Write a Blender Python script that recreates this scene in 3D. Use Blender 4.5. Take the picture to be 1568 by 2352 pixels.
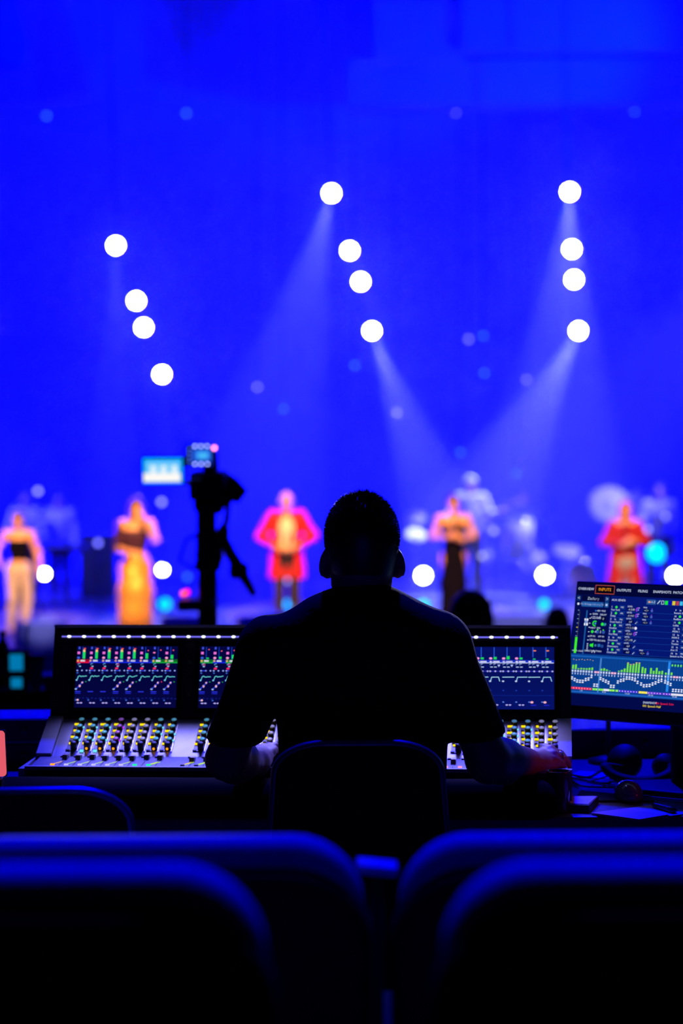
import bpy, math, random
import numpy as np
from mathutils import Vector, Matrix

for _o in list(bpy.data.objects):
    bpy.data.objects.remove(_o)
SC = bpy.context.scene
COL = SC.collection
R = math.radians
V3 = Vector
rnd = random.Random(7)

# ------------------------------------------------------------------ camera
FPX = 5553.0                       # focal length in pixels of the 1568x2352 frame (85 mm on 36 mm)
CAMZ = 1.60
PITCH = math.atan(276.0 / FPX)     # looking slightly down
ROLL = -0.0074
_cp, _sp, _cr, _sr = math.cos(PITCH), math.sin(PITCH), math.cos(ROLL), math.sin(ROLL)
_f = Vector((0, _cp, -_sp)); _u0 = Vector((0, _sp, _cp)); _r0 = Vector((1, 0, 0))
_r = _cr * _r0 + _sr * _u0; _u = -_sr * _r0 + _cr * _u0
CAMPOS = Vector((0, 0, CAMZ))
cam = bpy.data.cameras.new('camera')
cam.sensor_fit = 'VERTICAL'; cam.sensor_height = 36.0; cam.sensor_width = 24.0
cam.lens = FPX * 36.0 / 2352.0
cam.clip_start = 0.05; cam.clip_end = 200
cam.dof.use_dof = True
cam.dof.focus_distance = 5.02
cam.dof.aperture_fstop = 2.8
cam_o = bpy.data.objects.new('camera', cam)
m = Matrix((( _r.x, _u.x, -_f.x, 0), (_r.y, _u.y, -_f.y, 0), (_r.z, _u.z, -_f.z, CAMZ), (0, 0, 0, 1)))
cam_o.matrix_world = m
COL.objects.link(cam_o)
SC.camera = cam_o

def P(px, py, d):
    """the point of the hall that lies d metres in front of the lens at a place of the photograph"""
    return CAMPOS + d * (_f + _r * ((px - 784.0) / FPX) - _u * ((py - 1176.0) / FPX))
def S(px, d):
    return px * d / FPX

# ------------------------------------------------------------------ view, world
SC.view_settings.view_transform = 'Standard'
SC.view_settings.look = 'None'
SC.view_settings.exposure = 0.0
SC.view_settings.gamma = 1.0
SC.view_settings.use_curve_mapping = False
W = bpy.data.worlds.new('hall_darkness'); SC.world = W; W.use_nodes = True
W.node_tree.nodes['Background'].inputs[0].default_value = (0.0, 0.0, 0.01, 1)
W.node_tree.nodes['Background'].inputs[1].default_value = 0.02

# ------------------------------------------------------------------ stage and house lights
STAGE = -1.47          # stage floor
BACK = 40.0            # back wall of the stage
def spot(name, loc, target, power, color, size, blend=0.3, radius=0.15):
    l = bpy.data.lights.new(name, 'SPOT')
    l.energy = power; l.color = color; l.spot_size = R(size); l.spot_blend = blend
    l.shadow_soft_size = radius
    o = bpy.data.objects.new(name, l)
    o.location = loc
    d = Vector(target) - Vector(loc)
    o.rotation_euler = d.to_track_quat('-Z', 'Y').to_euler()
    COL.objects.link(o)
    return o
BLUE = (0.0, 0.0, 1.0)
# blue wash fixtures in the wings, thrown over the back wall and through the haze
spot('wash_light', (-8.2, 34.5, 7.6), (-0.6, 40, 2.2), 17000, BLUE, 92, 0.6, 0.3)
spot('wash_light', (8.2, 34.5, 7.6), (0.6, 40, 2.2), 17000, BLUE, 92, 0.6, 0.3)
spot('wash_light', (-8.2, 35.5, -0.6), (-1.0, 40, 2.5), 5000, BLUE, 98, 0.6, 0.3)
spot('wash_light', (8.2, 35.5, -0.6), (1.0, 40, 2.5), 5000, BLUE, 98, 0.6, 0.3)
spot('wash_light', (0.0, 35.8, 8.5), (0.0, 36.2, -1.5), 14000, BLUE, 110, 0.5, 0.3)  # added overhead to put more blue on the stage floor
# blue fixtures over the mixing place and on the front truss
spot('house_light', (0.3, 10.4, 8.3), (0.1, 4.6, 0.8), 6000, BLUE, 46, 0.6, 0.2)
spot('house_light', (0.0, 6.1, 8.3), (0.0, 2.5, 1.0), 4200, BLUE, 24, 0.4, 0.2)  # added for the seat tops only, cone kept off the engineer
spot('house_light', (0.0, 17.5, 8.2), (0.0, 30.5, -1.6), 1600, BLUE, 75, 0.6, 0.25)
# added narrow lilac spot that rims the engineer alone
spot('back_light', (6.6, 30.5, 6.2), (0.10, 4.9, 1.20), 30000, (0.45, 0.45, 1.0), 1.3, 0.5, 0.12)
# dim red lamp at the right of the mixing place
spot('red_lamp', (2.3, 4.55, 1.42), (0.47, 5.22, 0.82), 12, (1.0, 0.015, 0.14), 11, 0.6, 0.03)
# lilac wash on the band from the wings
LILAC = (0.42, 0.42, 1.0)
spot('band_light', (7.0, 32.4, 4.6), (2.9, 35.9, -0.4), 3400, LILAC, 26, 0.6, 0.2)
spot('band_light', (-7.6, 32.6, 4.4), (-4.4, 35.6, -0.4), 1000, LILAC, 20, 0.6, 0.2)
# added unseen greenish-blue spot that brightens the ceiling bulkheads at the right
spot('bulkhead_fill', (7.6, 32.8, 4.5), (3.0, 36.4, 7.0), 2600, (0.0, 0.03, 1.0), 46, 0.7, 0.2)
# added lilac spots that brighten the pale floor monitors of the stage lip
spot('lip_fill', (2.6, 19.0, 7.6), (2.12, 29.1, -1.3), 3600, (0.3, 0.3, 1.0), 3.4, 0.5, 0.1)
spot('lip_fill', (-3.4, 19.0, 7.6), (-3.55, 28.7, -1.25), 3600, (0.3, 0.3, 1.0), 2.2, 0.5, 0.1)

# ------------------------------------------------------------------ materials
def lin(c):
    c = c / 255.0
    return c / 12.92 if c <= 0.04045 else ((c + 0.055) / 1.055) ** 2.4
def rgb(r, g, b):
    return (lin(r), lin(g), lin(b))
MATS = {}
def mat(name, col, rough=0.5, metal=0.0, var=0.15, scale=40.0, bump=0.0, spec=0.5, sheen=0.0, trans=0.0, glow=0.0):
    if name in MATS:
        return MATS[name]
    mt = bpy.data.materials.new(name); mt.use_nodes = True
    nt = mt.node_tree; b = nt.nodes['Principled BSDF']
    tc = nt.nodes.new('ShaderNodeTexCoord'); nz = nt.nodes.new('ShaderNodeTexNoise')
    nz.inputs['Scale'].default_value = scale; nz.inputs['Detail'].default_value = 3
    nt.links.new(tc.outputs['Object'], nz.inputs['Vector'])
    rp = nt.nodes.new('ShaderNodeValToRGB')
    rp.color_ramp.elements[0].position = 0.3; rp.color_ramp.elements[1].position = 0.7
    rp.color_ramp.elements[0].color = tuple(max(0, c * (1 - var)) for c in col) + (1,)
    rp.color_ramp.elements[1].color = tuple(min(1, c * (1 + var)) for c in col) + (1,)
    nt.links.new(nz.outputs['Fac'], rp.inputs['Fac'])
    nt.links.new(rp.outputs['Color'], b.inputs['Base Color'])
    b.inputs['Roughness'].default_value = rough; b.inputs['Metallic'].default_value = metal
    b.inputs['Specular IOR Level'].default_value = spec
    if sheen:
        b.inputs['Sheen Weight'].default_value = sheen
    if glow:
        b.inputs['Emission Color'].default_value = tuple(col) + (1,); b.inputs['Emission Strength'].default_value = glow; mt.cycles.emission_sampling = 'NONE'
    if trans:
        b.inputs['Transmission Weight'].default_value = trans
    if bump:
        bp = nt.nodes.new('ShaderNodeBump'); bp.inputs['Strength'].default_value = bump
        bp.inputs['Distance'].default_value = 0.01
        nt.links.new(nz.outputs['Fac'], bp.inputs['Height']); nt.links.new(bp.outputs['Normal'], b.inputs['Normal'])
    MATS[name] = mt
    return mt
def emis(name, col, strength=1.0):
    if name in MATS:
        return MATS[name]
    mt = bpy.data.materials.new(name); mt.use_nodes = True
    nt = mt.node_tree; nt.nodes.remove(nt.nodes['Principled BSDF'])
    e = nt.nodes.new('ShaderNodeEmission'); e.inputs[0].default_value = tuple(col) + (1,); e.inputs[1].default_value = strength
    nt.links.new(e.outputs[0], nt.nodes['Material Output'].inputs['Surface'])
    mt.cycles.emission_sampling = 'NONE'
    MATS[name] = mt
    return mt
def screen_mat():
    if 'screen_print' in MATS:
        return MATS['screen_print']
    mt = bpy.data.materials.new('screen_print'); mt.use_nodes = True
    nt = mt.node_tree; nt.nodes.remove(nt.nodes['Principled BSDF'])
    a = nt.nodes.new('ShaderNodeAttribute'); a.attribute_name = 'ink'
    e = nt.nodes.new('ShaderNodeEmission'); nt.links.new(a.outputs['Color'], e.inputs[0]); e.inputs[1].default_value = 1.0
    nt.links.new(e.outputs[0], nt.nodes['Material Output'].inputs['Surface'])
    mt.cycles.emission_sampling = 'NONE'
    MATS['screen_print'] = mt
    return mt

# ------------------------------------------------------------------ mesh helpers
class MB:
    def __init__(self):
        self.v = []; self.f = []; self.sm = []
    def add(self, vs, fs, smooth=False):
        n = len(self.v)
        self.v += [tuple(x) for x in vs]
        self.f += [tuple(i + n for i in q) for q in fs]
        self.sm += [smooth] * len(fs)
        return self
    def box(self, c, s, rot=None):
        x, y, z = s[0] / 2, s[1] / 2, s[2] / 2
        vs = [Vector((a * x, b * y, d * z)) for a in (-1, 1) for b in (-1, 1) for d in (-1, 1)]
        if rot is not None:
            vs = [rot @ q for q in vs]
        c = Vector(c)
        return self.add([q + c for q in vs], [(0, 1, 3, 2), (4, 6, 7, 5), (0, 4, 5, 1), (2, 3, 7, 6), (0, 2, 6, 4), (1, 5, 7, 3)])
    def rbox(self, c, s, r=0.01, rot=None, n=3):
        """box with rounded vertical edges and a small top/bottom chamfer"""
        hx, hy, hz = s[0] / 2, s[1] / 2, s[2] / 2
        r = min(r, hx * .99, hy * .99); e = min(r * .5, hz * .5)
        def ring(inset, z):
            out = []
            for (cx, cy, a0) in ((hx - r, hy - r, 0), (-hx + r, hy - r, 90), (-hx + r, -hy + r, 180), (hx - r, -hy + r, 270)):
                for k in range(n + 1):
                    a = R(a0 + 90 * k / n); out.append(Vector((cx + (r - inset) * math.cos(a), cy + (r - inset) * math.sin(a), z)))
            return out
        rings = [ring(e, -hz), ring(0, -hz + e), ring(0, hz - e), ring(e, hz)]
        m_ = len(rings[0]); vs = [q for g in rings for q in g]
        if rot is not None:
            vs = [rot @ q for q in vs]
        c = Vector(c)
        fs = [(g * m_ + i, g * m_ + (i + 1) % m_, (g + 1) * m_ + (i + 1) % m_, (g + 1) * m_ + i) for g in range(3) for i in range(m_)]
        fs += [tuple(range(m_))[::-1], tuple(range(3 * m_, 4 * m_))]
        return self.add([q + c for q in vs], fs)
    def tube(self, pts, rad, n=10, cap=True, flat=1.0):
        pts = [Vector(p) for p in pts]
        rs = rad if isinstance(rad, (list, tuple)) else [rad] * len(pts)
        t0 = (pts[1] - pts[0]).normalized()
        nrm = t0.orthogonal().normalized(); vs = []
        for i, p in enumerate(pts):
            t = (pts[min(i + 1, len(pts) - 1)] - pts[max(i - 1, 0)]).normalized()
            nrm = (nrm - t * nrm.dot(t))
            nrm = nrm.normalized() if nrm.length > 1e-6 else t.orthogonal().normalized()
            b = t.cross(nrm)
            for k in range(n):
                a = 2 * math.pi * k / n
                vs.append(p + rs[i] * (math.cos(a) * nrm + flat * math.sin(a) * b))
        fs = [(i * n + k, i * n + (k + 1) % n, (i + 1) * n + (k + 1) % n, (i + 1) * n + k) for i in range(len(pts) - 1) for k in range(n)]
        self.add(vs, fs, True)
        if cap:
            b = len(self.v) - len(vs)
            self.f += [tuple(b + k for k in range(n))[::-1], tuple(b + (len(pts) - 1) * n + k for k in range(n))]; self.sm += [False, False]
        return self
    def lathe(self, prof, n=20, origin=(0, 0, 0), rot=None, smooth=True):
        vs = []; o = Vector(origin)
        for (r_, z) in prof:
            for k in range(n):
                a = 2 * math.pi * k / n
                q = Vector((r_ * math.cos(a), r_ * math.sin(a), z))
                vs.append(o + (rot @ q if rot is not None else q))
        L = len(prof)
        fs = [(i * n + k, i * n + (k + 1) % n, (i + 1) * n + (k + 1) % n, (i + 1) * n + k) for i in range(L - 1) for k in range(n)]
        self.add(vs, fs, smooth)
        b = len(self.v) - len(vs)
        if prof[0][0] > 1e-6: self.f.append(tuple(b + k for k in range(n))[::-1]); self.sm.append(False)
        if prof[-1][0] > 1e-6: self.f.append(tuple(b + (L - 1) * n + k for k in range(n))); self.sm.append(False)
        return self
    def prism(self, poly, axis, a, b):
        """extrude a closed polygon (2-D) along axis from a to b; axis 'x': poly is (y,z); 'y': (x,z); 'z': (x,y)"""
        n = len(poly)
        def pt(p, t):
            return {'x': (t, p[0], p[1]), 'y': (p[0], t, p[1]), 'z': (p[0], p[1], t)}[axis]
        vs = [pt(p, a) for p in poly] + [pt(p, b) for p in poly]
        fs = [(i, (i + 1) % n, n + (i + 1) % n, n + i) for i in range(n)] + [tuple(range(n))[::-1], tuple(range(n, 2 * n))]
        return self.add(vs, fs)
    def ball(self, c, r, n=12, rot=None):
        rr = r if isinstance(r, (tuple, list)) else (r, r, r); c = Vector(c); vs = []
        m_ = n // 2
        for i in range(m_ + 1):
            th = math.pi * i / m_
            for k in range(n):
                a = 2 * math.pi * k / n
                q = Vector((rr[0] * math.sin(th) * math.cos(a), rr[1] * math.sin(th) * math.sin(a), rr[2] * math.cos(th)))
                vs.append(c + (rot @ q if rot is not None else q))
        fs = [(i * n + k, (i + 1) * n + k, (i + 1) * n + (k + 1) % n, i * n + (k + 1) % n) for i in range(m_) for k in range(n)]
        return self.add(vs, fs, True)
    def mesh(self, name, material):
        me = bpy.data.meshes.new(name)
        me.from_pydata(self.v, [], self.f); me.validate()
        if len(me.polygons) == len(self.sm):
            me.polygons.foreach_set('use_smooth', self.sm)
        if material is not None:
            me.materials.append(material)
        return me
    def build(self, name, material, parent=None, loc=None, rot=None):
        return link(name, self.mesh(name, material), parent, loc, rot)

def link(name, data, parent=None, loc=None, rot=None):
    o = bpy.data.objects.new(name, data); COL.objects.link(o)
    if parent is not None: o.parent = parent
    if loc is not None: o.location = loc
    if rot is not None: o.rotation_euler = rot
    return o
def bevel(o, w=0.004, seg=2):
    b = o.modifiers.new('bevel', 'BEVEL'); b.width = w; b.segments = seg; b.limit_method = 'ANGLE'
    return o
def tag(o, label, cat=None, group=None, kind=None):
    o['label'] = label
    if cat: o['category'] = cat
    if group: o['group'] = group
    if kind: o['kind'] = kind
    return o
def thing(name, label, cat, loc=(0, 0, 0), rz=0.0, group=None, rot=None):
    o = bpy.data.objects.new(name, None); COL.objects.link(o)
    o.location = loc; o.rotation_euler = rot if rot is not None else (0, 0, rz); o.empty_display_size = 0.1
    return tag(o, label, cat, group)
def struct(name, mb, material, label=None):
    o = mb.build(name, material) if isinstance(mb, MB) else link(name, mb)
    o['kind'] = 'structure'
    if label: o['label'] = label
    return o
def copy_tree(o, parent=None):
    c = o.copy(); COL.objects.link(c)
    if parent is not None:
        c.parent = parent
    for ch in list(o.children):
        copy_tree(ch, c)
    return c

# ------------------------------------------------------------------ smooth bodies from blended volumes
def rc(a, b, ra, rb, k=None, cut=None, sub=False):
    return dict(t='rc', a=np.array(a, np.float32), b=np.array(b, np.float32), ra=ra, rb=rb, k=k, cut=cut, sub=sub)
def el(c, r, rot=None, k=None, cut=None, sub=False):
    return dict(t='el', a=np.array(c, np.float32), r=np.array(r, np.float32), rot=rot, k=k, cut=cut, sub=sub)
def grow(prims, d):
    out = []
    for p in prims:
        q = dict(p)
        if q['t'] == 'rc': q['ra'] = p['ra'] + d; q['rb'] = p['rb'] + d
        else: q['r'] = p['r'] + d
        out.append(q)
    return out
def sdf_mesh(prims, res, k=0.03, wrinkle=None, smooth=1):
    lo = np.full(3, 1e9); hi = -lo
    for p in prims:
        if p['sub']: continue
        if p['t'] == 'rc':
            r_ = max(p['ra'], p['rb']); a = np.minimum(p['a'], p['b']) - r_; b = np.maximum(p['a'], p['b']) + r_
        else:
            r_ = float(p['r'].max()) if p['rot'] is not None else p['r']; a = p['a'] - r_; b = p['a'] + r_
        lo = np.minimum(lo, a); hi = np.maximum(hi, b)
    mg = 4 * res + k * .5
    lo -= mg; hi += mg
    n = np.ceil((hi - lo) / res).astype(int) + 1
    D = np.full(n, 0.5, np.float32)
    ax = [(lo[i] + res * np.arange(n[i])).astype(np.float32) for i in range(3)]
    for p in prims:
        kk = k if p['k'] is None else p['k']
        r_ = max(p['ra'], p['rb']) if p['t'] == 'rc' else (float(p['r'].max()) if p['rot'] is not None else p['r'])
        a = (np.minimum(p['a'], p['b']) if p['t'] == 'rc' else p['a']) - r_ - kk - 3 * res
        b = (np.maximum(p['a'], p['b']) if p['t'] == 'rc' else p['a']) + r_ + kk + 3 * res
        i0 = np.clip(((a - lo) / res).astype(int), 0, n - 1); i1 = np.clip(((b - lo) / res).astype(int) + 2, 1, n)
        if np.any(i1 <= i0): continue
        X = ax[0][i0[0]:i1[0], None, None]; Y = ax[1][None, i0[1]:i1[1], None]; Z = ax[2][None, None, i0[2]:i1[2]]
        if p['t'] == 'rc':
            ba = p['b'] - p['a']; L = float(ba @ ba) + 1e-12
            dx, dy, dz = X - p['a'][0], Y - p['a'][1], Z - p['a'][2]
            t = np.clip((dx * ba[0] + dy * ba[1] + dz * ba[2]) / L, 0, 1)
            d = np.sqrt((dx - t * ba[0]) ** 2 + (dy - t * ba[1]) ** 2 + (dz - t * ba[2]) ** 2) - (p['ra'] + t * (p['rb'] - p['ra']))
        else:
            dx, dy, dz = X - p['a'][0], Y - p['a'][1], Z - p['a'][2]
            if p['rot'] is not None:
                M = np.array(p['rot'].transposed(), np.float32)
                dx, dy, dz = (M[0, 0] * dx + M[0, 1] * dy + M[0, 2] * dz, M[1, 0] * dx + M[1, 1] * dy + M[1, 2] * dz, M[2, 0] * dx + M[2, 1] * dy + M[2, 2] * dz)
            q = p['r']
            k0 = np.sqrt((dx / q[0]) ** 2 + (dy / q[1]) ** 2 + (dz / q[2]) ** 2)
            k1 = np.sqrt((dx / q[0] ** 2) ** 2 + (dy / q[1] ** 2) ** 2 + (dz / q[2] ** 2) ** 2) + 1e-6
            d = k0 * (k0 - 1) / k1
        if p['cut'] is not None:
            for (cp, cn) in (p['cut'] if isinstance(p['cut'], list) else [p['cut']]):
                d = np.maximum(d, (X - cp[0]) * cn[0] + (Y - cp[1]) * cn[1] + (Z - cp[2]) * cn[2])
        B = D[i0[0]:i1[0], i0[1]:i1[1], i0[2]:i1[2]]
        if p['sub']:
            np.maximum(B, -d, out=B)
        else:
            h = np.maximum(kk - np.abs(B - d), 0) / max(kk, 1e-6)
            B[...] = np.minimum(B, d) - h * h * kk * .25
    if wrinkle:
        amp, fr = wrinkle
        X = ax[0][:, None, None]; Y = ax[1][None, :, None]; Z = ax[2][None, None, :]
        D += (amp * np.sin(fr * (X * 1.3 + Z * .55) + 2.1 * np.sin(fr * .31 * Z)) * np.sin(fr * .6 * (Y + Z * .8) + 1.3)).astype(np.float32)
    # surface nets
    s = D < 0
    c = s[:-1, :-1, :-1].astype(np.int8)
    tot = np.zeros_like(c)
    for i in (0, 1):
        for j in (0, 1):
            for l in (0, 1):
                tot += s[i:n[0] - 1 + i, j:n[1] - 1 + j, l:n[2] - 1 + l]
    act = (tot > 0) & (tot < 8)
    idx = np.argwhere(act)
    cid = np.full(act.shape, -1, np.int32); cid[act] = np.arange(len(idx))
    cor = [(i, j, l) for i in (0, 1) for j in (0, 1) for l in (0, 1)]
    val = np.stack([D[idx[:, 0] + i, idx[:, 1] + j, idx[:, 2] + l] for (i, j, l) in cor], 1)
    acc = np.zeros((len(idx), 3)); cnt = np.zeros(len(idx))
    for e0 in range(8):
        for e1 in range(e0 + 1, 8):
            df = [abs(cor[e0][q] - cor[e1][q]) for q in range(3)]
            if sum(df) != 1: continue
            v0, v1 = val[:, e0], val[:, e1]
            cr = (v0 < 0) != (v1 < 0)
            t = np.where(cr, v0 / np.where(cr, v0 - v1, 1), 0)
            pos = np.array(cor[e0])[None] + t[:, None] * (np.array(cor[e1]) - np.array(cor[e0]))[None]
            acc += np.where(cr[:, None], pos, 0); cnt += cr
    V = lo + res * (idx + acc / cnt[:, None])
    Q = []
    for axn in range(3):
        sl0 = [slice(1, -1)] * 3; sl1 = [slice(1, -1)] * 3
        sl0[axn] = slice(0, -1); sl1[axn] = slice(1, None)
        a_, b_ = s[tuple(sl0)], s[tuple(sl1)]
        e = np.argwhere(a_ != b_)
        if not len(e): continue
        off = np.array([1, 1, 1]); off[axn] = 0
        e = e + off
        u, w = (axn + 1) % 3, (axn + 2) % 3
        du = np.zeros(3, int); du[u] = 1; dw = np.zeros(3, int); dw[w] = 1
        g = lambda q: cid[q[:, 0], q[:, 1], q[:, 2]]
        quad = np.stack([g(e), g(e - du), g(e - du - dw), g(e - dw)], 1)
        ins = s[e[:, 0], e[:, 1], e[:, 2]]
        quad[~ins] = quad[~ins][:, ::-1]
        quad = quad[:, ::-1]
        Q.append(quad)
    Q = np.concatenate(Q); Q = Q[(Q >= 0).all(1)]
    for _ in range(smooth):
        acc = np.zeros_like(V); cnt = np.zeros(len(V))
        for a_, b_ in ((0, 1), (1, 2), (2, 3), (3, 0)):
            np.add.at(acc, Q[:, a_], V[Q[:, b_]]); np.add.at(cnt, Q[:, a_], 1)
            np.add.at(acc, Q[:, b_], V[Q[:, a_]]); np.add.at(cnt, Q[:, b_], 1)
        V = V * .5 + .5 * acc / np.maximum(cnt, 1)[:, None]
    return V, Q
def np_object(name, V, Q, material, parent=None):
    me = bpy.data.meshes.new(name)
    me.vertices.add(len(V)); me.vertices.foreach_set('co', np.ascontiguousarray(V, np.float32).ravel())
    me.loops.add(Q.size); me.loops.foreach_set('vertex_index', np.ascontiguousarray(Q, np.int32).ravel())
    me.polygons.add(len(Q)); me.polygons.foreach_set('loop_start', np.arange(0, Q.size, 4, dtype=np.int32))
    me.polygons.foreach_set('use_smooth', np.ones(len(Q), bool))
    me.update(calc_edges=True); me.validate()
    me.materials.append(material)
    return link(name, me, parent)

# flat coloured print of a screen: many little patches with their own colour, one mesh
class INK:
    def __init__(self):
        self.v = []; self.f = []; self.c = []; self.layer = 0
    def poly(self, pts, col, z=None):
        z = self.layer if z is None else z
        n = len(self.v); self.v += [(x, y, z * 0.00012) for (x, y) in pts]
        self.f.append(tuple(range(n, n + len(pts)))); self.c.append(col)
    def rect(self, x0, y0, x1, y1, col, z=None):
        self.poly([(x0, y0), (x1, y0), (x1, y1), (x0, y1)], col, z)
    def dot(self, x, y, rx, ry, col, z=None, n=10):
        self.poly([(x + rx * math.cos(2 * math.pi * k / n), y + ry * math.sin(2 * math.pi * k / n)) for k in range(n)], col, z)
    def line(self, pts, w, col, z=None):
        for (a, b) in zip(pts[:-1], pts[1:]):
            d = Vector((b[0] - a[0], b[1] - a[1])); L = d.length or 1
            nx, ny = -d.y / L * w / 2, d.x / L * w / 2
            ex, ey = d.x / L * w * .4, d.y / L * w * .4
            self.poly([(a[0] + nx - ex, a[1] + ny - ey), (a[0] - nx - ex, a[1] - ny - ey), (b[0] - nx + ex, b[1] - ny + ey), (b[0] + nx + ex, b[1] + ny + ey)], col, z)
    def frame(self, x0, y0, x1, y1, w, col, z=None):
        self.line([(x0, y0), (x1, y0), (x1, y1), (x0, y1), (x0, y0)], w, col, z)
    def arc(self, x, y, r_, a0, a1, w, col, z=None, n=8):
        self.line([(x + r_ * math.cos(R(a0 + (a1 - a0) * k / n)), y + r_ * math.sin(R(a0 + (a1 - a0) * k / n))) for k in range(n + 1)], w, col, z)
    def text(self, s, x, y, h, col, align='CENTER', z=None, wide=1.0):
        z = self.layer if z is None else z
        cu = bpy.data.curves.new('lettering', 'FONT'); cu.body = s; cu.size = h * 1.38; cu.align_x = align; cu.align_y = 'CENTER'
        cu.resolution_u = 2
        o = bpy.data.objects.new('lettering', cu); COL.objects.link(o)
        dg = bpy.context.evaluated_depsgraph_get(); dg.update()
        me = o.evaluated_get(dg).to_mesh()
        n = len(self.v)
        self.v += [(x + q.co.x * wide, y + q.co.y, z * 0.00012) for q in me.vertices]
        for p in me.polygons:
            self.f.append(tuple(n + i for i in p.vertices)); self.c.append(col)
        o.evaluated_get(dg).to_mesh_clear()
        bpy.data.objects.remove(o); bpy.data.curves.remove(cu)
    def build(self, name, parent, loc, rot):
        me = bpy.data.meshes.new(name); me.from_pydata(self.v, [], self.f)
        at = me.attributes.new('ink', 'FLOAT_COLOR', 'FACE')
        at.data.foreach_set('color', [q for c in self.c for q in (c[0], c[1], c[2], 1.0)])
        me.materials.append(screen_mat())
        return link(name, me, parent, loc, rot)

# ------------------------------------------------------------------ the hall
M_wall = mat('painted_backdrop', (0.62, 0.63, 0.66), 0.9, var=0.06, scale=1.2)
M_ceil = mat('painted_ceiling', (0.5, 0.5, 0.54), 0.9, var=0.05, scale=1.0)
M_carpet = mat('dark_carpet', (0.012, 0.012, 0.016), 0.95, var=0.4, scale=160, bump=0.4, spec=0.0)
M_stagefloor = mat('stage_floor_paint', (0.10, 0.10, 0.13), 0.5, var=0.25, scale=6)
M_fascia = mat('stage_front_paint', (0.16, 0.16, 0.2), 0.6, var=0.2, scale=5)
M_house = mat('house_wall_paint', (0.05, 0.05, 0.06), 0.9, var=0.1, scale=2)

struct('wall_back', MB().box((0, BACK + 0.15, 3.2), (24, 0.3, 13)), M_wall, 'pale backdrop wall of the stage flooded with blue light')
struct('wall_left', MB().box((-10.1, 20, 3.2), (0.2, 46, 13)), M_house)
struct('wall_right', MB().box((10.1, 20, 3.2), (0.2, 46, 13)), M_house)
struct('wall_rear', MB().box((0, -3.1, 3.2), (20, 0.2, 13)), M_house)
struct('ceiling', MB().box((0, 18.5, 8.9), (22, 44, 0.3)), M_ceil)
# raised tiers and sloping house floor
fl = MB()
fl.prism([(-3, -2.9), (-3, 0.34), (1.75, 0.34), (1.75, 0.22), (2.75, 0.22), (2.75, 0.11), (3.55, 0.11), (3.55, 0.0), (6.3, 0.0), (6.3, -0.2), (28.4, -2.43), (28.4, -2.9)], 'x', -9.9, 9.9)
struct('floor', fl, M_carpet, 'dark carpeted tiers and sloping floor of the hall')
st = MB(); st.box((0, 34.3, (STAGE - 2.9) / 2), (19.6, 11.6, abs(-2.9 - STAGE)))
struct('floor_stage', st, M_stagefloor, 'dark raised stage floor')
ts_ = struct('trim_stage', MB().box((0, 28.485, (STAGE - 2.43) / 2), (19.6, 0.02, 0.95)), M_house, 'panelled front face of the stage')
pm_ = MB().box((0, 0, 0), (1.59, 0.03, 0.93)).mesh('panel', M_fascia)
for i in range(12):
    link('panel', pm_, ts_, (-9.0 + i * 1.62, 28.46, (STAGE - 2.43) / 2))
struct('trim_stage_edge', MB().box((0, 28.47, STAGE + 0.012), (19.6, 0.1, 0.03)), mat('stage_nosing', (0.3, 0.3, 0.33), 0.4))
# band riser

ri = MB().box((0.6, 37.3, STAGE + 0.02), (13.0, 4.4, 0.04))
struct('floor_riser', ri, M_stagefloor, 'low dark riser under the band')
# bulkheads of the stage ceiling
def bulk(name, px0, px1, py, d, h, depth, label):
    a, b = P(px0, py, d), P(px1, py, d)
    o = MB().box(((a.x + b.x) / 2, a.y + depth / 2, (a.z + b.z) / 2 + h / 2), (b.x - a.x, depth, h)).build(name, M_ceil)
    o['kind'] = 'structure'; o['label'] = label
    return o
bulk('trim_1', 800, 2300, 236, 37.5, 0.7, 1.2, 'lower ceiling bulkhead above the right of the stage')
bulk('trim_2', 862, 1062, 136, 37.2, 0.9, 0.9, 'short ceiling bulkhead ending beside a raised panel')
bulk('trim_3', 1062, 2300, 112, 37.0, 1.2, 0.9, 'raised ceiling panel above the right of the stage')
bulk('trim_4', -700, 205, 236, 38.5, 0.5, 0.8, 'ceiling bulkhead above the left of the stage')

# ------------------------------------------------------------------ stage lamps
M_black = mat('black_metal', (0.006, 0.006, 0.009), 0.45, var=0.2, scale=30)
M_alu = mat('truss_aluminium', (0.3, 0.3, 0.33), 0.4, 0.8, var=0.1, scale=30)
E_white = emis('lamp_white', (1.0, 0.98, 0.92), 70)
def lamp_mesh(rl, ln):
    can = MB().lathe([(0.0, -ln), (rl * .75, -ln), (rl * 1.0, -ln * .8), (rl * 1.12, -0.02), (rl * 1.18, 0.0), (rl * 1.18, 0.03), (rl * 1.04, 0.03), (rl * 1.04, 0.0)], 20)
    lens = MB().lathe([(0.0, 0.014), (rl * .6, 0.011), (rl * 1.03, 0.004)], 20)
    yoke = MB().tube([(-rl * 1.35, 0, -ln * .4), (-rl * 1.35, 0, -ln * 1.25), (rl * 1.35, 0, -ln * 1.25), (rl * 1.35, 0, -ln * .4)], 0.014, 6)
    yoke.tube([(-rl * 1.4, 0, -ln * .4), (-rl * 1.05, 0, -ln * .4)], 0.02, 6).tube([(rl * 1.05, 0, -ln * .4), (rl * 1.4, 0, -ln * .4)], 0.02, 6)
    return can, lens, yoke
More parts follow.
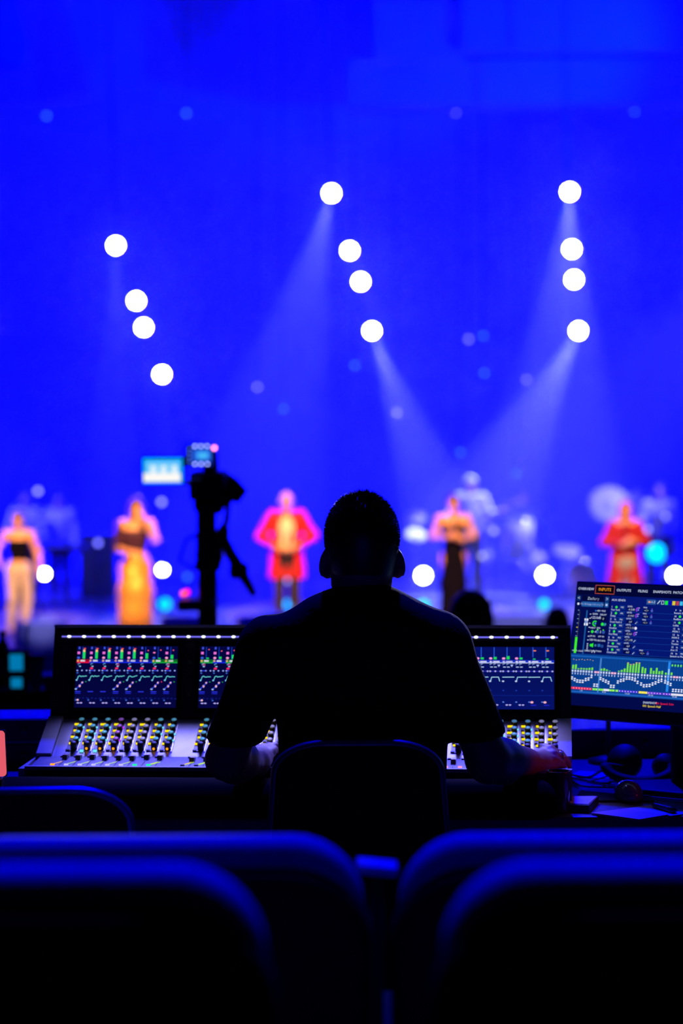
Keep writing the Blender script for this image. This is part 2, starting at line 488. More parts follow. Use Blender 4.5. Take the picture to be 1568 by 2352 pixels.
def lamp(loc, aim, label, group, lens_mat, rl=0.085, ln=0.3, name='stage_spotlight', beam=None):
    d = Vector(aim) - Vector(loc)
    q = d.to_track_quat('Z', 'Y').to_euler()
    t = thing(name, label, 'stage light', loc, group=group, rot=q)
    c, l, y = lamp_mesh(rl, ln)
    c.build('housing', M_black, t); y.build('yoke', M_black, t)
    l.build('lens', lens_mat, t)
    if beam:
        power, size, col = beam
        o = spot('beam', Vector(loc) + d.normalized() * 0.05, aim, power, col, size, 0.35, rl)
    return t
AUD = Vector((0.3, 5.0, 1.2))
WB = (0.27, 0.31, 1.0)
cols = [
  ('left', [(266, 564), (313, 691), (330, 752), (372, 860)], 36.5),
  ('middle', [(761, 444), (803, 576), (828, 647), (854, 760)], 36.0),
  ('right', [(1308, 441), (1313, 572), (1318, 642), (1328, 760)], 36.0)]
ordn = ['topmost', 'second from the top', 'third from the top', 'lowest']
beams = {('left', 0): ((262, 800), 1100, 13), ('left', 3): ((390, 1100), 350, 11),
         ('middle', 0): ((670, 800), 2900, 27), ('middle', 1): ((905, 830), 500, 12), ('middle', 3): ((1000, 1150), 5200, 26),
         ('right', 0): ((1285, 900), 4600, 30), ('right', 3): ((1130, 1140), 4600, 34)}
for side, pts, d in cols:
    tops = []
    for i, (px, py) in enumerate(pts):
        dd = d + 0.35 * i
        p = P(px, py, dd); tops.append(p)
        aim = AUD + Vector((0, 0, 0.4))
        lamp(p, aim, 'bright white stage lamp, %s of the four on the %s hanging bar' % (ordn[i], side), 'white lamps on the hanging bars', E_white)
        if (side, i) in beams:
            (bx, by), pw, sz = beams[(side, i)]
            tgt = P(bx, by, dd - 1.2)
            src = p + (tgt - p).normalized() * 0.12 + Vector((0, -0.08, 0))
            spot('lamp_beam', src, tgt, pw, WB, sz, 0.5, 0.05)
    t = thing('hanging_light_bar', 'slim metal lighting bar hanging down behind the %s row of lamps' % side, 'light bar', tops[0] + Vector((0, 0.42, 0)))
    up = Vector((tops[0].x - (tops[3].x - tops[0].x) * .3, tops[0].y, 8.7))
    MB().tube([Vector((0, 0, 0)) + (q - tops[0]) for q in [up, tops[0], tops[3] + Vector((0, 0, -.2))]], 0.024, 8).build('pipe', M_alu, t)
    for q in tops:
        MB().tube([(q - tops[0]) + Vector((0, -0.06, 0)), (q - tops[0]) + Vector((0, 0.03, 0))], 0.03, 8).build('clamp', M_black, t)

# ------------------------------------------------------------------ people
M_skin = mat('skin', (0.75, 0.42, 0.24), 0.5, var=0.08, scale=20)
M_skin_fore = mat('skin_of_engineer', (0.42, 0.23, 0.16), 0.5, var=0.1, scale=60, bump=0.08)
M_darkhair = mat('dark_hair', (0.05, 0.022, 0.014), 0.45, var=0.3, scale=80)
M_eye = mat('eye_dark', (0.02, 0.015, 0.012), 0.2)
M_lip = mat('lip', (0.35, 0.08, 0.07), 0.5)


def hand_prims(w, d, nrm, thumb, s=1.0, curl=0.5, r=0.0095):
    """palm and five curled fingers: wrist w, pointing d, back of hand nrm, thumb side thumb"""
    w, d, nrm, th = V3(w), V3(d).normalized(), V3(nrm).normalized(), V3(thumb).normalized()
    out = [rc(w, w + d * .085 * s, .028 * s, .03 * s), rc(w + th * .02 * s, w + d * .08 * s + th * .03 * s, .02 * s, .018 * s), rc(w - th * .018 * s, w + d * .075 * s - th * .03 * s, .02 * s, .016 * s)]
    for i, (off, ln) in enumerate(((.033, .072), (.011, .08), (-.011, .074), (-.032, .058))):
        k0 = w + d * (.088 - .005 * abs(i - 1)) * s + th * off * s
        a = curl * .7
        k1 = k0 + (d * math.cos(a) - nrm * math.sin(a)) * ln * .5 * s
        a2 = curl * 1.9
        k2 = k1 + (d * math.cos(a2) - nrm * math.sin(a2)) * ln * .33 * s
        a3 = curl * 2.6
        k3 = k2 + (d * math.cos(a3) - nrm * math.sin(a3)) * ln * .25 * s
        out += [rc(k0, k1, r * 1.08 * s, r * s, k=.006), rc(k1, k2, r * s, r * .92 * s, k=.004), rc(k2, k3, r * .92 * s, r * .8 * s, k=.004)]
    t0 = w + d * .025 * s + th * .026 * s
    t1 = t0 + (d * .6 + th * .75 - nrm * .25).normalized() * .04 * s
    t2 = t1 + (d * .85 + th * .25 - nrm * .35).normalized() * .032 * s
    t3 = t2 + (d * .9 - th * .05 - nrm * .4).normalized() * .024 * s
    out += [rc(t0, t1, .014 * s, .011 * s, k=.01), rc(t1, t2, .011 * s, .0105 * s, k=.005), rc(t2, t3, .0105 * s, .009 * s, k=.005)]
    return out

def head_prims(c, face, s=1.0):
    """c: centre of the head, face: unit vector of the gaze"""
    c = V3(c); f_ = V3(face).normalized(); rt = f_.cross(V3((0, 0, 1))).normalized(); up = rt.cross(f_)
    M = Matrix((rt, f_, up)).transposed()
    g = lambda x, y, z: c + (rt * x + f_ * y + up * z) * s
    return [el(g(0, -.012, .03), (.075 * s, .095 * s, .085 * s), M), el(g(0, .03, -.035), (.058 * s, .062 * s, .078 * s), M, k=.04),
            rc(g(0, .088, .015), g(0, .106, -.018), .009 * s, .014 * s, k=.012), el(g(0, .07, -.09), (.026 * s, .022 * s, .02 * s), M, k=.02),
            rc(g(0, .086, -.05), g(0, .088, -.056), .018 * s, .018 * s, k=.02),
            rc(g(-.03, .082, .034), g(.03, .082, .034), .012 * s, .012 * s, k=.02),
            el(g(-.079, -.005, -.005), (.012 * s, .022 * s, .034 * s), M, k=.008), el(g(.079, -.005, -.005), (.012 * s, .022 * s, .034 * s), M, k=.008)]
def face_parts(parent, c, face, s=1.0):
    c = V3(c); f_ = V3(face).normalized(); rt = f_.cross(V3((0, 0, 1))).normalized(); up = rt.cross(f_)
    g = lambda x, y, z: c + (rt * x + f_ * y + up * z) * s
    for x in (-.031, .031):
        MB().ball(g(x, .083, .008), .0125 * s, 8).build('eye', M_eye, parent)
    MB().ball(g(0, .1, -.053), (.022 * s, .008 * s, .007 * s), 8).build('mouth', M_lip, parent)

DEF = dict(head=(0, -.01, 1.60), neck=(0, .01, 1.45), sl=(-.175, .01, 1.40), sr=(.175, .01, 1.40),
           el=(-.24, .02, 1.12), er=(.24, .02, 1.12), wl=(-.26, -.06, .87), wr=(.26, -.06, .87),
           hl=(-.09, 0, .88), hr=(.09, 0, .88), kl=(-.10, -.01, .48), kr=(.10, -.01, .48),
           al=(-.11, .02, .08), ar=(.11, .02, .08))
def limbs(J, which):
    a = []
    if 'arms' in which:
        for s_ in 'lr':
            a += [rc(J['s' + s_], J['e' + s_], .05, .039), rc(J['e' + s_], J['w' + s_], .041, .027)]
    if 'upper' in which:
        for s_ in 'lr':
            a += [rc(J['s' + s_], J['e' + s_], .05, .039)]
    if 'legs' in which:
        for s_ in 'lr':
            a += [rc(J['h' + s_], J['k' + s_], .085, .056), rc(J['k' + s_], J['a' + s_], .056, .036), el(V3(J['k' + s_]) * .6 + V3(J['a' + s_]) * .4 + V3((0, .02, 0)), (.052, .05, .13), k=.04)]
    return a
def torso(J, wide=1.0, female=False):
    o = V3(J['hl']) * .5 + V3(J['hr']) * .5
    n = V3(J['neck'])
    ch = o.lerp(n, .66)
    a = [el(ch, (.155 * wide, .108, .18), k=.05), el(o.lerp(n, .3), (.125 * wide, .09, .15), k=.06), el(o + V3((0, .01, .02)), (.16 * (1.04 if female else .96), .115, .12), k=.06),
         rc(J['sl'], J['sr'], .055, .055, k=.05), rc(n, n.lerp(V3(J['head']), .6), .054, .05, k=.03)]
    if female:
        for x in (-.065, .065):
            a.append(el(ch + V3((x, -.085, .0)), (.055, .05, .055), k=.03))
    return a
def feet(J, ln=.17):
    a = []
    for s_ in 'lr':
        k = V3(J['a' + s_])
        a += [rc(k + V3((0, .02, -.045)), k + V3((0, -ln, -.052)), .036, .028, k=.03)]
    return a
def person(label, px, py_feet, d, height, pose, outfit, face=(0, -1, 0), female=False, wide=1.0, hair=None, name='person', res=.014, group=None, floor=None, hands=None, skin=M_skin, rz=0.0):
    """a standing person: one skin mesh and the clothing as children"""
    J = dict(DEF); J.update(pose)
    loc = P(px, py_feet, d); loc.z = floor if floor is not None else STAGE
    t = thing(name, label, 'person', loc, rz, group)
    s = height / 1.72; t.scale = (s, s, s)
    pr = torso(J, wide, female) + limbs(J, ('arms', 'legs')) + feet(J) + head_prims(J['head'], face)
    hd = hands or {}
    for s_, sg in (('l', 1), ('r', -1)):
        w, e = V3(J['w' + s_]), V3(J['e' + s_])
        h_ = hd.get(s_, {})
        dr = V3(h_.get('d', (w - e).normalized()))
        pr += hand_prims(w, dr, h_.get('n', (-sg, 0, .2)), h_.get('t', (0, -1, 0)), .95, h_.get('c', .45), .0105)
    V, Q = sdf_mesh(pr, res, .03)
    np_object('body', V, Q, skin, t)
    face_parts(t, J['head'], face)
    for (nm, mt, prims, kw) in outfit(J):
        V, Q = sdf_mesh(prims, kw.get('res', res), kw.get('k', .03), kw.get('wrinkle'), 1)
        np_object(nm, V, Q, mt, t)
    if hair:
        V, Q = sdf_mesh(hair(J), res, .03, (.004, 90))
        np_object('hair', V, Q, M_darkhair if not isinstance(hair, tuple) else None, t)
    return t
def hair_cap(J, face=(0, -1, 0), length=0.0, vol=.012):
    h = V3(J['head']); f_ = V3(face).normalized(); rt = f_.cross(V3((0, 0, 1))).normalized()
    a = [el(h + V3((0, 0, .035)) - f_ * .018, (.078 + vol, .093 + vol, .085 + vol))]
    if length:
        for x in (-.07, .07):
            a.append(rc(h + rt * x - f_ * .02, h + rt * x * 1.25 - f_ * .0 + V3((0, 0, -length)), .032, .028))
        a.append(rc(h - f_ * .06, h - f_ * .08 + V3((0, 0, -length)), .06, .05))
    a.append(el(h + f_ * .085 + V3((0, 0, -.03)), (.062, .075, .085), sub=True))
    return a
def microphone(p0, p1, label):
    p0, p1 = V3(p0), V3(p1)
    t = thing('microphone', label, 'microphone', p0, rot=(p1 - p0).to_track_quat('Z', 'Y').to_euler())
    MB().lathe([(0.0, 0), (.010, 0), (.012, .01), (.017, .15), (.017, .155)], 12).build('handle', M_black, t)
    MB().lathe([(.018, .152), (.025, .165), (.027, .185), (.022, .205), (.0, .215)], 12).build('grille', mat('mic_grille', (.25, .25, .27), .35, .8, scale=300), t)
    return t

# ---- singers along the front of the stage
M_jeans = mat('pale_jeans', (0.52, 0.50, 0.48), 0.85, var=0.15, scale=60)
M_blacktop = mat('black_fabric', (0.004, 0.0035, 0.012), 0.9, var=0.2, scale=60, spec=0.08)
M_plumtop = mat('plum_fabric', (0.05, 0.012, 0.05), 0.8, var=0.2, scale=60)
M_gold = mat('gold_satin', (0.80, 0.42, 0.07), 0.38, 0.25, var=0.2, scale=18)
M_red = mat('red_jacket_cloth', (0.72, 0.008, 0.02), 0.75, var=0.15, scale=30)
M_darkred = mat('dark_red_cardigan', (0.35, 0.012, 0.03), 0.85, var=0.2, scale=40)
M_cream = mat('cream_cotton', (0.82, 0.74, 0.62), 0.85, var=0.08, scale=30)
M_shorts = mat('charcoal_trousers', (0.03, 0.022, 0.03), 0.85, var=0.2, scale=30)
M_white_cloth = mat('white_cotton', (0.8, 0.8, 0.82), 0.85, var=0.08, scale=30)
M_shoe = mat('nude_shoe', (0.6, 0.4, 0.3), 0.5)
M_blackshoe = mat('black_shoe', (0.015, 0.015, 0.017), 0.4)
M_auburn = mat('auburn_hair', (0.32, 0.08, 0.02), 0.45, var=0.3, scale=60)

M_bluejeans = mat('blue_grey_jeans', (0.28, 0.33, 0.42), 0.85, var=0.15, scale=60)
def out_jeans(J):
    o = V3(J['hl']) * .5 + V3(J['hr']) * .5; n = V3(J['neck'])
    top = grow(torso(J, 1, True)[:2] + torso(J, 1, True)[5:], .012)
    for p in top: p['cut'] = [((0, 0, 1.33), (0, 0, 1)), ((0, 0, 1.02), (0, 0, -1))]
    jn = grow(limbs(J, ('legs',)) + torso(J, 1, True)[2:3], .012)
    return [('top', M_blacktop, top, {}), ('jeans', M_jeans, jn, dict(wrinkle=(.004, 70))), ('shoe', M_shoe, grow(feet(J)[:1], .006), {}), ('shoe', M_shoe, grow(feet(J)[1:], .006), {})]
person('singer in a black top and pale jeans, at the far left of the stage', 45, 1450, 31.2, 1.56,
       dict(el=(-.33, .03, 1.16), wl=(-.27, -.16, 1.02), er=(.27, .02, 1.13), wr=(.31, -.10, .90), kl=(-.08, -.04, .48), al=(-.13, .04, .08), kr=(.12, 0, .48), ar=(.07, -.02, .08)),
       out_jeans, female=True, hair=lambda J: hair_cap(J, (0, -1, 0), .0, .02))
def out_gold(J):
    top = grow(torso(J, 1, True)[:2] + torso(J, 1, True)[5:], .012)
    for p in top: p['cut'] = [((0, 0, 1.34), (0, 0, 1)), ((0, 0, 1.10), (-.25, 0, -1))]
    top += [rc(J['sl'], J['el'], .062, .055)]
    sk = [rc((0, .0, .98), (0, 0, .62), .14, .20, cut=((0, 0, 1.02), (0, 0, 1))), rc((0, 0, .62), (-.01, .0, .0), .20, .21, cut=((0, 0, .015), (0, 0, -1))), el((.0, .03, .86), (.195, .15, .18))]
    return [('crop_top', M_plumtop, top, {}), ('skirt', M_gold, sk, dict(k=.05, wrinkle=(.010, 48))), ('shoe', M_shoe, grow(feet(J)[:1], .006), {}), ('shoe', M_shoe, grow(feet(J)[1:], .006), {})]
person('singer in a long gold skirt raising a microphone beside the camera rig', 313, 1474, 29.8, 1.80,
       dict(head=(.02, -.02, 1.58), el=(-.2, .05, 1.10), wl=(-.10, -.17, 1.08), er=(.25, -.10, 1.22), wr=(.13, -.20, 1.44)),
       out_gold, face=(.45, -.9, .05), female=True, hair=lambda J: hair_cap(J, (.45, -.9, .05), .16, .014),
       hands=dict(r=dict(d=(-.35, -.1, .9), n=(.6, .1, .3), t=(-.2, -.9, .2), c=.8)))
def out_redjacket(J):
    T_ = torso(J, 1.05)
    sh = grow(T_[:3], .012)
    for p in sh: p['cut'] = ((0, 0, .86), (0, 0, -1))
    jk = grow(T_[:3], .042) + [rc((-.06, 0, .95), (-.12, 0, .62), .15, .12, cut=((0, 0, .60), (0, 0, -1))), rc((.06, 0, .95), (.12, 0, .62), .15, .12, cut=((0, 0, .60), (0, 0, -1)))]
    for p in jk:
        if p['cut'] is None: p['cut'] = ((0, 0, 1.41), (0, 0, 1))
    jk += [rc(J['sl'], J['sr'], .072, .072, k=.03), rc(J['sl'], J['el'], .08, .068), rc(J['sr'], J['er'], .08, .068), rc(J['el'], J['wl'], .068, .05), rc(J['er'], J['wr'], .068, .05)]
    jk += [rc((0, -.25, 1.47), (0, -.25, .5), .18, .19, sub=True)]
    lg = grow(limbs(J, ('legs',)) + T_[2:3], .016)
    return [('shirt', M_cream, sh, {}), ('jacket', M_red, jk, dict(k=.04, wrinkle=(.006, 50))), ('trousers', M_shorts, lg, {}), ('shoe', M_blackshoe, grow(feet(J)[:1], .01), {}), ('shoe', M_blackshoe, grow(feet(J)[1:], .01), {})]
person('singer in a long open red jacket and cream shirt in the middle of the stage', 660, 1432, 32.0, 1.76,
       dict(el=(-.33, .02, 1.14), wl=(-.09, -.22, 1.0), er=(.33, .02, 1.14), wr=(.09, -.22, 1.0)),
       out_redjacket, wide=1.08,
       hands=dict(l=dict(d=(.8, -.4, -.1), n=(0, -.8, .5), t=(0, -.3, 1), c=.6), r=dict(d=(-.8, -.4, -.1), n=(0, -.8, .5), t=(0, -.3, 1), c=.6)))
def out_blackdress(J):
    T_ = torso(J, 1, True)
    top = grow(T_[:2] + T_[5:], .012)
    for p in top: p['cut'] = ((0, 0, 1.31), (0, 0, 1))
    top += [rc((0, 0, .98), (0, 0, .55), .135, .18), rc((0, 0, .55), (0, 0, .03), .18, .2, cut=((0, 0, .03), (0, 0, -1))), el((0, .02, .88), (.165, .13, .14))]
    return [('dress', M_blacktop, top, dict(k=.05, wrinkle=(.008, 45))), ('shoe', M_blackshoe, grow(feet(J)[:1], .008), {}), ('shoe', M_blackshoe, grow(feet(J)[1:], .008), {})]
person('singer in a long black dress between the drums and the engineer', 1042, 1434, 31.8, 1.72,
       dict(el=(-.27, .03, 1.16), wl=(-.09, -.2, 1.17), er=(.27, .03, 1.16), wr=(.12, -.2, 1.14)),
       out_blackdress, female=True, hair=lambda J: hair_cap(J, (0, -1, 0), .0, .02),
       hands=dict(l=dict(d=(.7, -.4, .3), n=(-.3, -.8, .3), t=(0, -.3, 1), c=.7), r=dict(d=(-.7, -.4, .2), n=(.3, -.8, .3), t=(0, -.3, 1), c=.7)))
def out_cardigan(J):
    T_ = torso(J, 1, True)
    tp = grow(T_[:2] + T_[5:], .012)
    for p in tp: p['cut'] = [((0, 0, 1.34), (0, 0, 1)), ((0, 0, .95), (0, 0, -1))]
    jk = grow(T_[:2], .04) + [rc((-.08, .02, .98), (-.16, .03, .45), .13, .12, cut=((0, 0, .42), (0, 0, -1))), rc((.08, .02, .98), (.15, .03, .45), .13, .12, cut=((0, 0, .42), (0, 0, -1)))]
    for p in jk:
        if p['cut'] is None: p['cut'] = ((0, 0, 1.40), (0, 0, 1))
    jk += [rc(J['sl'], J['el'], .066, .066), rc(J['sr'], J['er'], .066, .066), rc(J['el'], J['wl'], .064, .05), rc(J['er'], J['wr'], .064, .05)]
    jk += [rc((.03, -.24, 1.45), (.05, -.25, .3), .13, .16, sub=True)]
    jn = grow(limbs(J, ('legs',)) + T_[2:3], .014)
    return [('top', M_darkred, tp, {}), ('cardigan', M_darkred, jk, dict(k=.04, wrinkle=(.006, 50))), ('jeans', M_bluejeans, jn, {}), ('shoe', M_shoe, grow(feet(J)[:1], .006), {}), ('shoe', M_shoe, grow(feet(J)[1:], .006), {})]
t5 = person('singer with long auburn hair and dark red cardigan behind the big monitor', 1436, 1440, 31.6, 1.62,
       dict(el=(-.29, .02, 1.14), wl=(-.05, -.22, 1.12), er=(.29, .02, 1.13), wr=(.10, -.22, 1.16)),
       out_cardigan, female=True, hair=lambda J: hair_cap(J, (0, -1, 0), .30, .016),
       hands=dict(l=dict(d=(.6, -.4, .5), n=(-.3, -.8, .3), t=(0, -.3, 1), c=.8), r=dict(d=(-.7, -.4, .2), n=(.3, -.8, .3), t=(0, -.3, 1), c=.8)))
for ch in t5.children:
    if ch.name.startswith('hair'):
        ch.data.materials.clear(); ch.data.materials.append(M_auburn)
def held(px, py, d, label, tilt=(0.05, -0.04, 0.16)):
    p = P(px, py, d); microphone(p, p + V3(tilt), label)
held(339, 1171, 29.55, 'black microphone held to the mouth of the gold-skirted singer', (-.09, .0, .12))
held(662, 1262, 31.73, 'black microphone in the hands of the red-jacketed singer', (0, -.02, .16))
held(1044, 1222, 31.52, 'black microphone in the hands of the black-dressed singer', (0, -.02, .16))
held(1437, 1232, 31.35, 'black microphone in the hands of the auburn-haired singer', (0, -.02, .16))
# follow spots of the singers, hung above the seats
KEY = (1.0, 0.43, 0.11)
for px, pd, pw in ((45, 31.2, 27000), (313, 29.8, 27000), (660, 32.0, 31000), (1042, 31.8, 26000), (1436, 31.6, 25000)):
    q = P(px, 1290, pd)
    spot('follow_spot', (q.x * .75, 18.6, 8.0), (q.x, q.y, q.z), pw, KEY, 6.6, 0.4, 0.1)

# ---- band behind the singers
def out_white(J):
    T_ = torso(J, 1.04)
    tp = grow(T_[:4], .02)
    for p in tp[:3]: p['cut'] = [((0, 0, 1.42), (0, 0, 1)), ((0, 0, .82), (0, 0, -1))]
    tp += [rc(J['sl'], J['el'], .07, .06), rc(J['sr'], J['er'], .07, .06), rc(J['el'], J['wl'], .056, .045), rc(J['er'], J['wr'], .056, .045)]
    return [('shirt', M_white_cloth, tp, dict(k=.04)), ('trousers', M_shorts, grow(limbs(J, ('legs',)) + T_[2:3], .016), {}), ('shoe', M_blackshoe, grow(feet(J)[:1], .01), {}), ('shoe', M_blackshoe, grow(feet(J)[1:], .01), {})]
RIS = STAGE + 0.04
gp = person('guitarist in a white shirt and white cap behind the black-dressed singer', 1080, 1420, 35.6, 1.78,
       dict(el=(-.28, .02, 1.14), wl=(-.16, -.20, 1.04), er=(.30, .0, 1.15), wr=(.40, -.24, 1.22)), out_white, floor=RIS, face=(-.3, -.95, -.1))
V, Q = sdf_mesh([el((0, -.005, 1.655), (.092, .108, .075), cut=((0, 0, 1.635), (0, 0, -1))), rc((-.03, -.1, 1.645), (-.05, -.15, 1.638), .05, .045, cut=[((0, 0, 1.65), (0, 0, 1)), ((0, 0, 1.63), (0, 0, -1))])], .012, .01)
np_object('cap', V, Q, M_white_cloth, gp)
person('keyboard player in a white shirt behind the singer in jeans', 62, 1420, 35.4, 1.60,
       dict(el=(-.26, -.05, 1.14), wl=(-.2, -.28, 1.04), er=(.26, -.05, 1.14), wr=(.2, -.28, 1.04)), out_white, floor=RIS, hair=lambda J: hair_cap(J))
person('percussionist in a white shirt by the cymbals behind the big monitor', 1512, 1420, 35.2, 1.66,
       dict(el=(-.28, -.03, 1.15), wl=(-.36, -.26, 1.12), er=(.26, -.03, 1.14), wr=(.2, -.28, 1.04)), out_white, floor=RIS, hair=lambda J: hair_cap(J))
person('backing vocalist in a white shirt between the keyboard and the gold skirt', 140, 1420, 35.8, 1.56, {}, out_white, floor=RIS, hair=lambda J: hair_cap(J, (0, -1, 0), .2))

# ------------------------------------------------------------------ band instruments
M_brass = mat('cymbal_brass', (0.6, 0.58, 0.55), 0.6, 0.1, var=0.15, scale=25)
M_pearl = mat('white_drum_shell', (0.75, 0.75, 0.8), 0.3, var=0.06, scale=20)
M_headskin = mat('drum_head', (0.8, 0.8, 0.8), 0.6, var=0.05)
M_chrome = mat('chrome', (0.7, 0.7, 0.72), 0.15, 1.0, var=0.05)
def tripod(t, h, r=.28, mt=M_chrome):
    MB().tube([(0, 0, .02), (0, 0, h)], .012, 8).build('pole', mt, t)
    for k in range(3):
        a = R(30 + 120 * k)
        MB().tube([(0, 0, .32), (r * math.cos(a), r * math.sin(a), .012)], .011, 6).build('leg', mt, t)
def cymbal(px, py, d, dia, tilt, label, rz=0.0):
    c = P(px, py, d)
    t = thing('cymbal_stand', label, 'cymbal', (c.x, c.y, RIS))
    h = c.z - RIS
    tripod(t, h)
    q = MB().lathe([(0.006, .018), (.03, .018), (.045, .004), (dia * .35, -.012), (dia * .5, -.03), (dia * .5, -.033), (dia * .35, -.016), (.04, 0), (.006, .012)], 28)
    q.build('cymbal', M_brass, t, (0, 0, h), (R(tilt), 0, R(rz)))
    MB().lathe([(0.0, .02), (.014, .02), (.016, .045), (.0, .05)], 10).build('wing_nut', M_black, t, (0, 0, h), (R(tilt), 0, R(rz)))
    return t
cymbal(1400, 1158, 36.0, .62, 62, 'large cymbal tipped towards the hall, upper left of the auburn-haired singer')
cymbal(1466, 1150, 36.4, .40, 60, 'smaller upright cymbal just right of the auburn-haired head')
cymbal(1302, 1261, 35.8, .42, 24, 'flat tilted cymbal between the drums and the auburn-haired singer', 12)
cymbal(950, 1188, 36.4, .34, 40, 'small cymbal just right of the engineer\'s head', -20)
cymbal(955, 1226, 36.0, .30, 35, 'lower small cymbal beside the engineer\'s right ear', 15)
def drum(px, py, d, dia, ln, rot, label, name='drum', stand=True):
    c = P(px, py, d)
    t = thing(name, label, 'drum', (c.x, c.y, RIS))
    z = c.z - RIS; E_ = rot
    MB().lathe([(dia * .49, -ln / 2), (dia * .49, ln / 2)], 28).build('shell', M_pearl, t, (0, 0, z), E_)
    for sg in (-1, 1):
        MB().lathe([(0, sg * ln * .5), (dia * .485, sg * ln * .5)] if sg > 0 else [(dia * .485, sg * ln * .5), (0, sg * ln * .5)], 28).build('drum_head', M_headskin, t, (0, 0, z), E_)
        MB().lathe([(dia * .485, sg * ln * .5 - .012), (dia * .515, sg * ln * .5 - .012), (dia * .515, sg * ln * .5 + .012), (dia * .485, sg * ln * .5 + .012)], 28).build('hoop', M_chrome, t, (0, 0, z), E_)
    for k in range(6):
        a = math.pi * k / 3
        MB().box((dia * .505 * math.cos(a), dia * .505 * math.sin(a), 0), (.02, .02, ln * .5), None).build('lug', M_chrome, t, (0, 0, z), E_)
    if stand:
        for k in range(3):
            a = R(90 + 120 * k)
            MB().tube([(dia * .48 * math.cos(a), dia * .48 * math.sin(a), z), (dia * .62 * math.cos(a), dia * .62 * math.sin(a), .01)], .01, 6).build('leg', M_chrome, t)
    return t
drum(1190, 1236, 35.4, .40, .62, (R(10), R(4), 0), 'tall white conga drum right of the black-dressed singer', 'conga_drum')
drum(1225, 1290, 36.2, .36, .30, (0, 0, 0), 'white floor tom beside the tall conga drum', 'floor_tom')
drum(1330, 1325, 36.2, .52, .36, (R(90), 0, R(8)), 'white bass drum with its head to the hall, left of the big monitor', 'bass_drum')
drum(1105, 1275, 35.9, .30, .18, (R(12), 0, 0), 'small white snare drum by the guitarist', 'snare_drum')
drum(1548, 1245, 35.8, .34, .28, (R(30), 0, 0), 'white rack tom at the right edge of the stage picture', 'rack_tom')
# keyboard on a stand
c = P(110, 1262, 34.7)
t = thing('keyboard', 'stage keyboard on a crossed stand behind the singer in jeans', 'keyboard', (c.x, c.y, RIS))
z = c.z - RIS
bevel(MB().box((0, 0, z), (1.15, .32, .09)).build('case', M_black, t), .01)
for k in range(36):
    MB().box((-.54 + k * .0305, .05, z + .05), (.028, .16, .014)).build('white_key', M_headskin, t)
for sg in (-1, 1):
    MB().tube([(-.35 * sg, -.05 * sg, .02), (.35 * sg, -.05 * sg, z - .05)], .018, 8).build('stand_leg', M_black, t)
# guitar
c = P(1098, 1200, 35.3)
t = thing('electric_guitar', 'white electric guitar in the arms of the guitarist', 'guitar', (c.x, c.y, c.z), rot=(0, R(-28), 0))
bo = [(-.23, .10), (-.12, .15), (0, .10), (.10, .15), (.18, .13), (.10, .05), (.10, -.05), (.16, -.12), (.06, -.15), (-.02, -.10), (-.12, -.16), (-.24, -.11), (-.27, 0)]
bevel(MB().prism(bo, 'y', -.02, .02).build('guitar_body', M_white_cloth if False else mat('white_lacquer', (.8, .8, .82), .15, scale=10), t), .008)
MB().box((.36, -.025, 0), (.56, .018, .045)).build('neck', mat('maple', (.5, .3, .12), .4), t)
MB().prism([(.63, -.03), (.78, -.05), (.80, .03), (.66, .035)], 'y', -.034, -.016).build('headstock', mat('maple', (.5, .3, .12), .4), t)
for zz in (-.015, -.005, .005, .015):
    MB().tube([(-.1, -.042, zz), (.7, -.038, zz)], .0012, 4).build('string', M_chrome, t)
# microphone stands
def mic_stand(px, d, h, label, rz):
    b = P(px, 1400, d)
    t = thing('microphone_stand', label, 'mic stand', (b.x, b.y, RIS), rz)
    tripod(t, h * .8, .3, M_black)
    MB().tube([(0, 0, h * .8), (.38, 0, h)], .009, 6).build('boom', M_black, t)
    MB().lathe([(0, 0), (.012, 0), (.018, .15), (.025, .17), (.025, .19), (0, .21)], 10).build('microphone', M_black, t, (.36, 0, h - .02), (0, R(70), 0))
    return t
mic_stand(225, 35.2, 1.35, 'black boom microphone stand left of the gold-skirted singer', 0.4)
mic_stand(1268, 35.6, 1.3, 'black boom microphone stand by the bass drum', 2.6)
# pale stage wedges and black cabinets
def wedge(px, py, d, w, mt, label, rz=0.0):
    b = P(px, py, d); b.z = STAGE + .03 if d > 28.4 else b.z
    t = thing('floor_monitor', label, 'speaker', b, rz, 'floor monitor speakers along the stage lip')
    bevel(MB().prism([(-.2, 0), (.22, 0), (.22, .12), (.05, .34), (-.02, .34)], 'x', -w / 2, w / 2).build('cabinet', mt, t), .01)
    n = V3((0, -.34, .18)).normalized()
    g = MB().box((0, -.118, .165), (w * .88, .02, .33), Matrix.Rotation(R(-28), 3, 'X')).build('grille', M_black if mt is M_black else mat('pale_grille', (.45, .45, .5), .5, scale=200), t)
    for sg in (-1, 1):
        MB().box((sg * (w / 2 + .004), .06, .15), (.012, .12, .05)).build('handle', M_black, t)
    return t
M_palebox = mat('pale_cabinet', (0.72, 0.72, 0.76), 0.5, var=0.1, scale=8)
wedge(1190, 1440, 29.2, .74, M_palebox, 'pale floor monitor on the stage lip between the two dark heads')
wedge(96, 1500, 28.75, .62, M_palebox, 'pale floor monitor on the stage lip by the feet of the singer in jeans')
wedge(600, 1440, 29.4, .6, M_palebox, 'pale floor monitor on the stage lip left of the engineer\'s shoulder', .3)
wedge(415, 1440, 29.4, .5, M_palebox, 'pale floor monitor on the stage lip under the camera rig', -.2)
b = P(226, 1436, 35.9)
t = thing('speaker_cabinet', 'tall black speaker cabinet left of the gold skirt', 'speaker', (b.x, b.y, STAGE))
bevel(MB().box((0, 0, .50), (.50, .42, 1.0)).build('cabinet', mat('charcoal_cabinet', (.02, .02, .028), .7), t), .015)
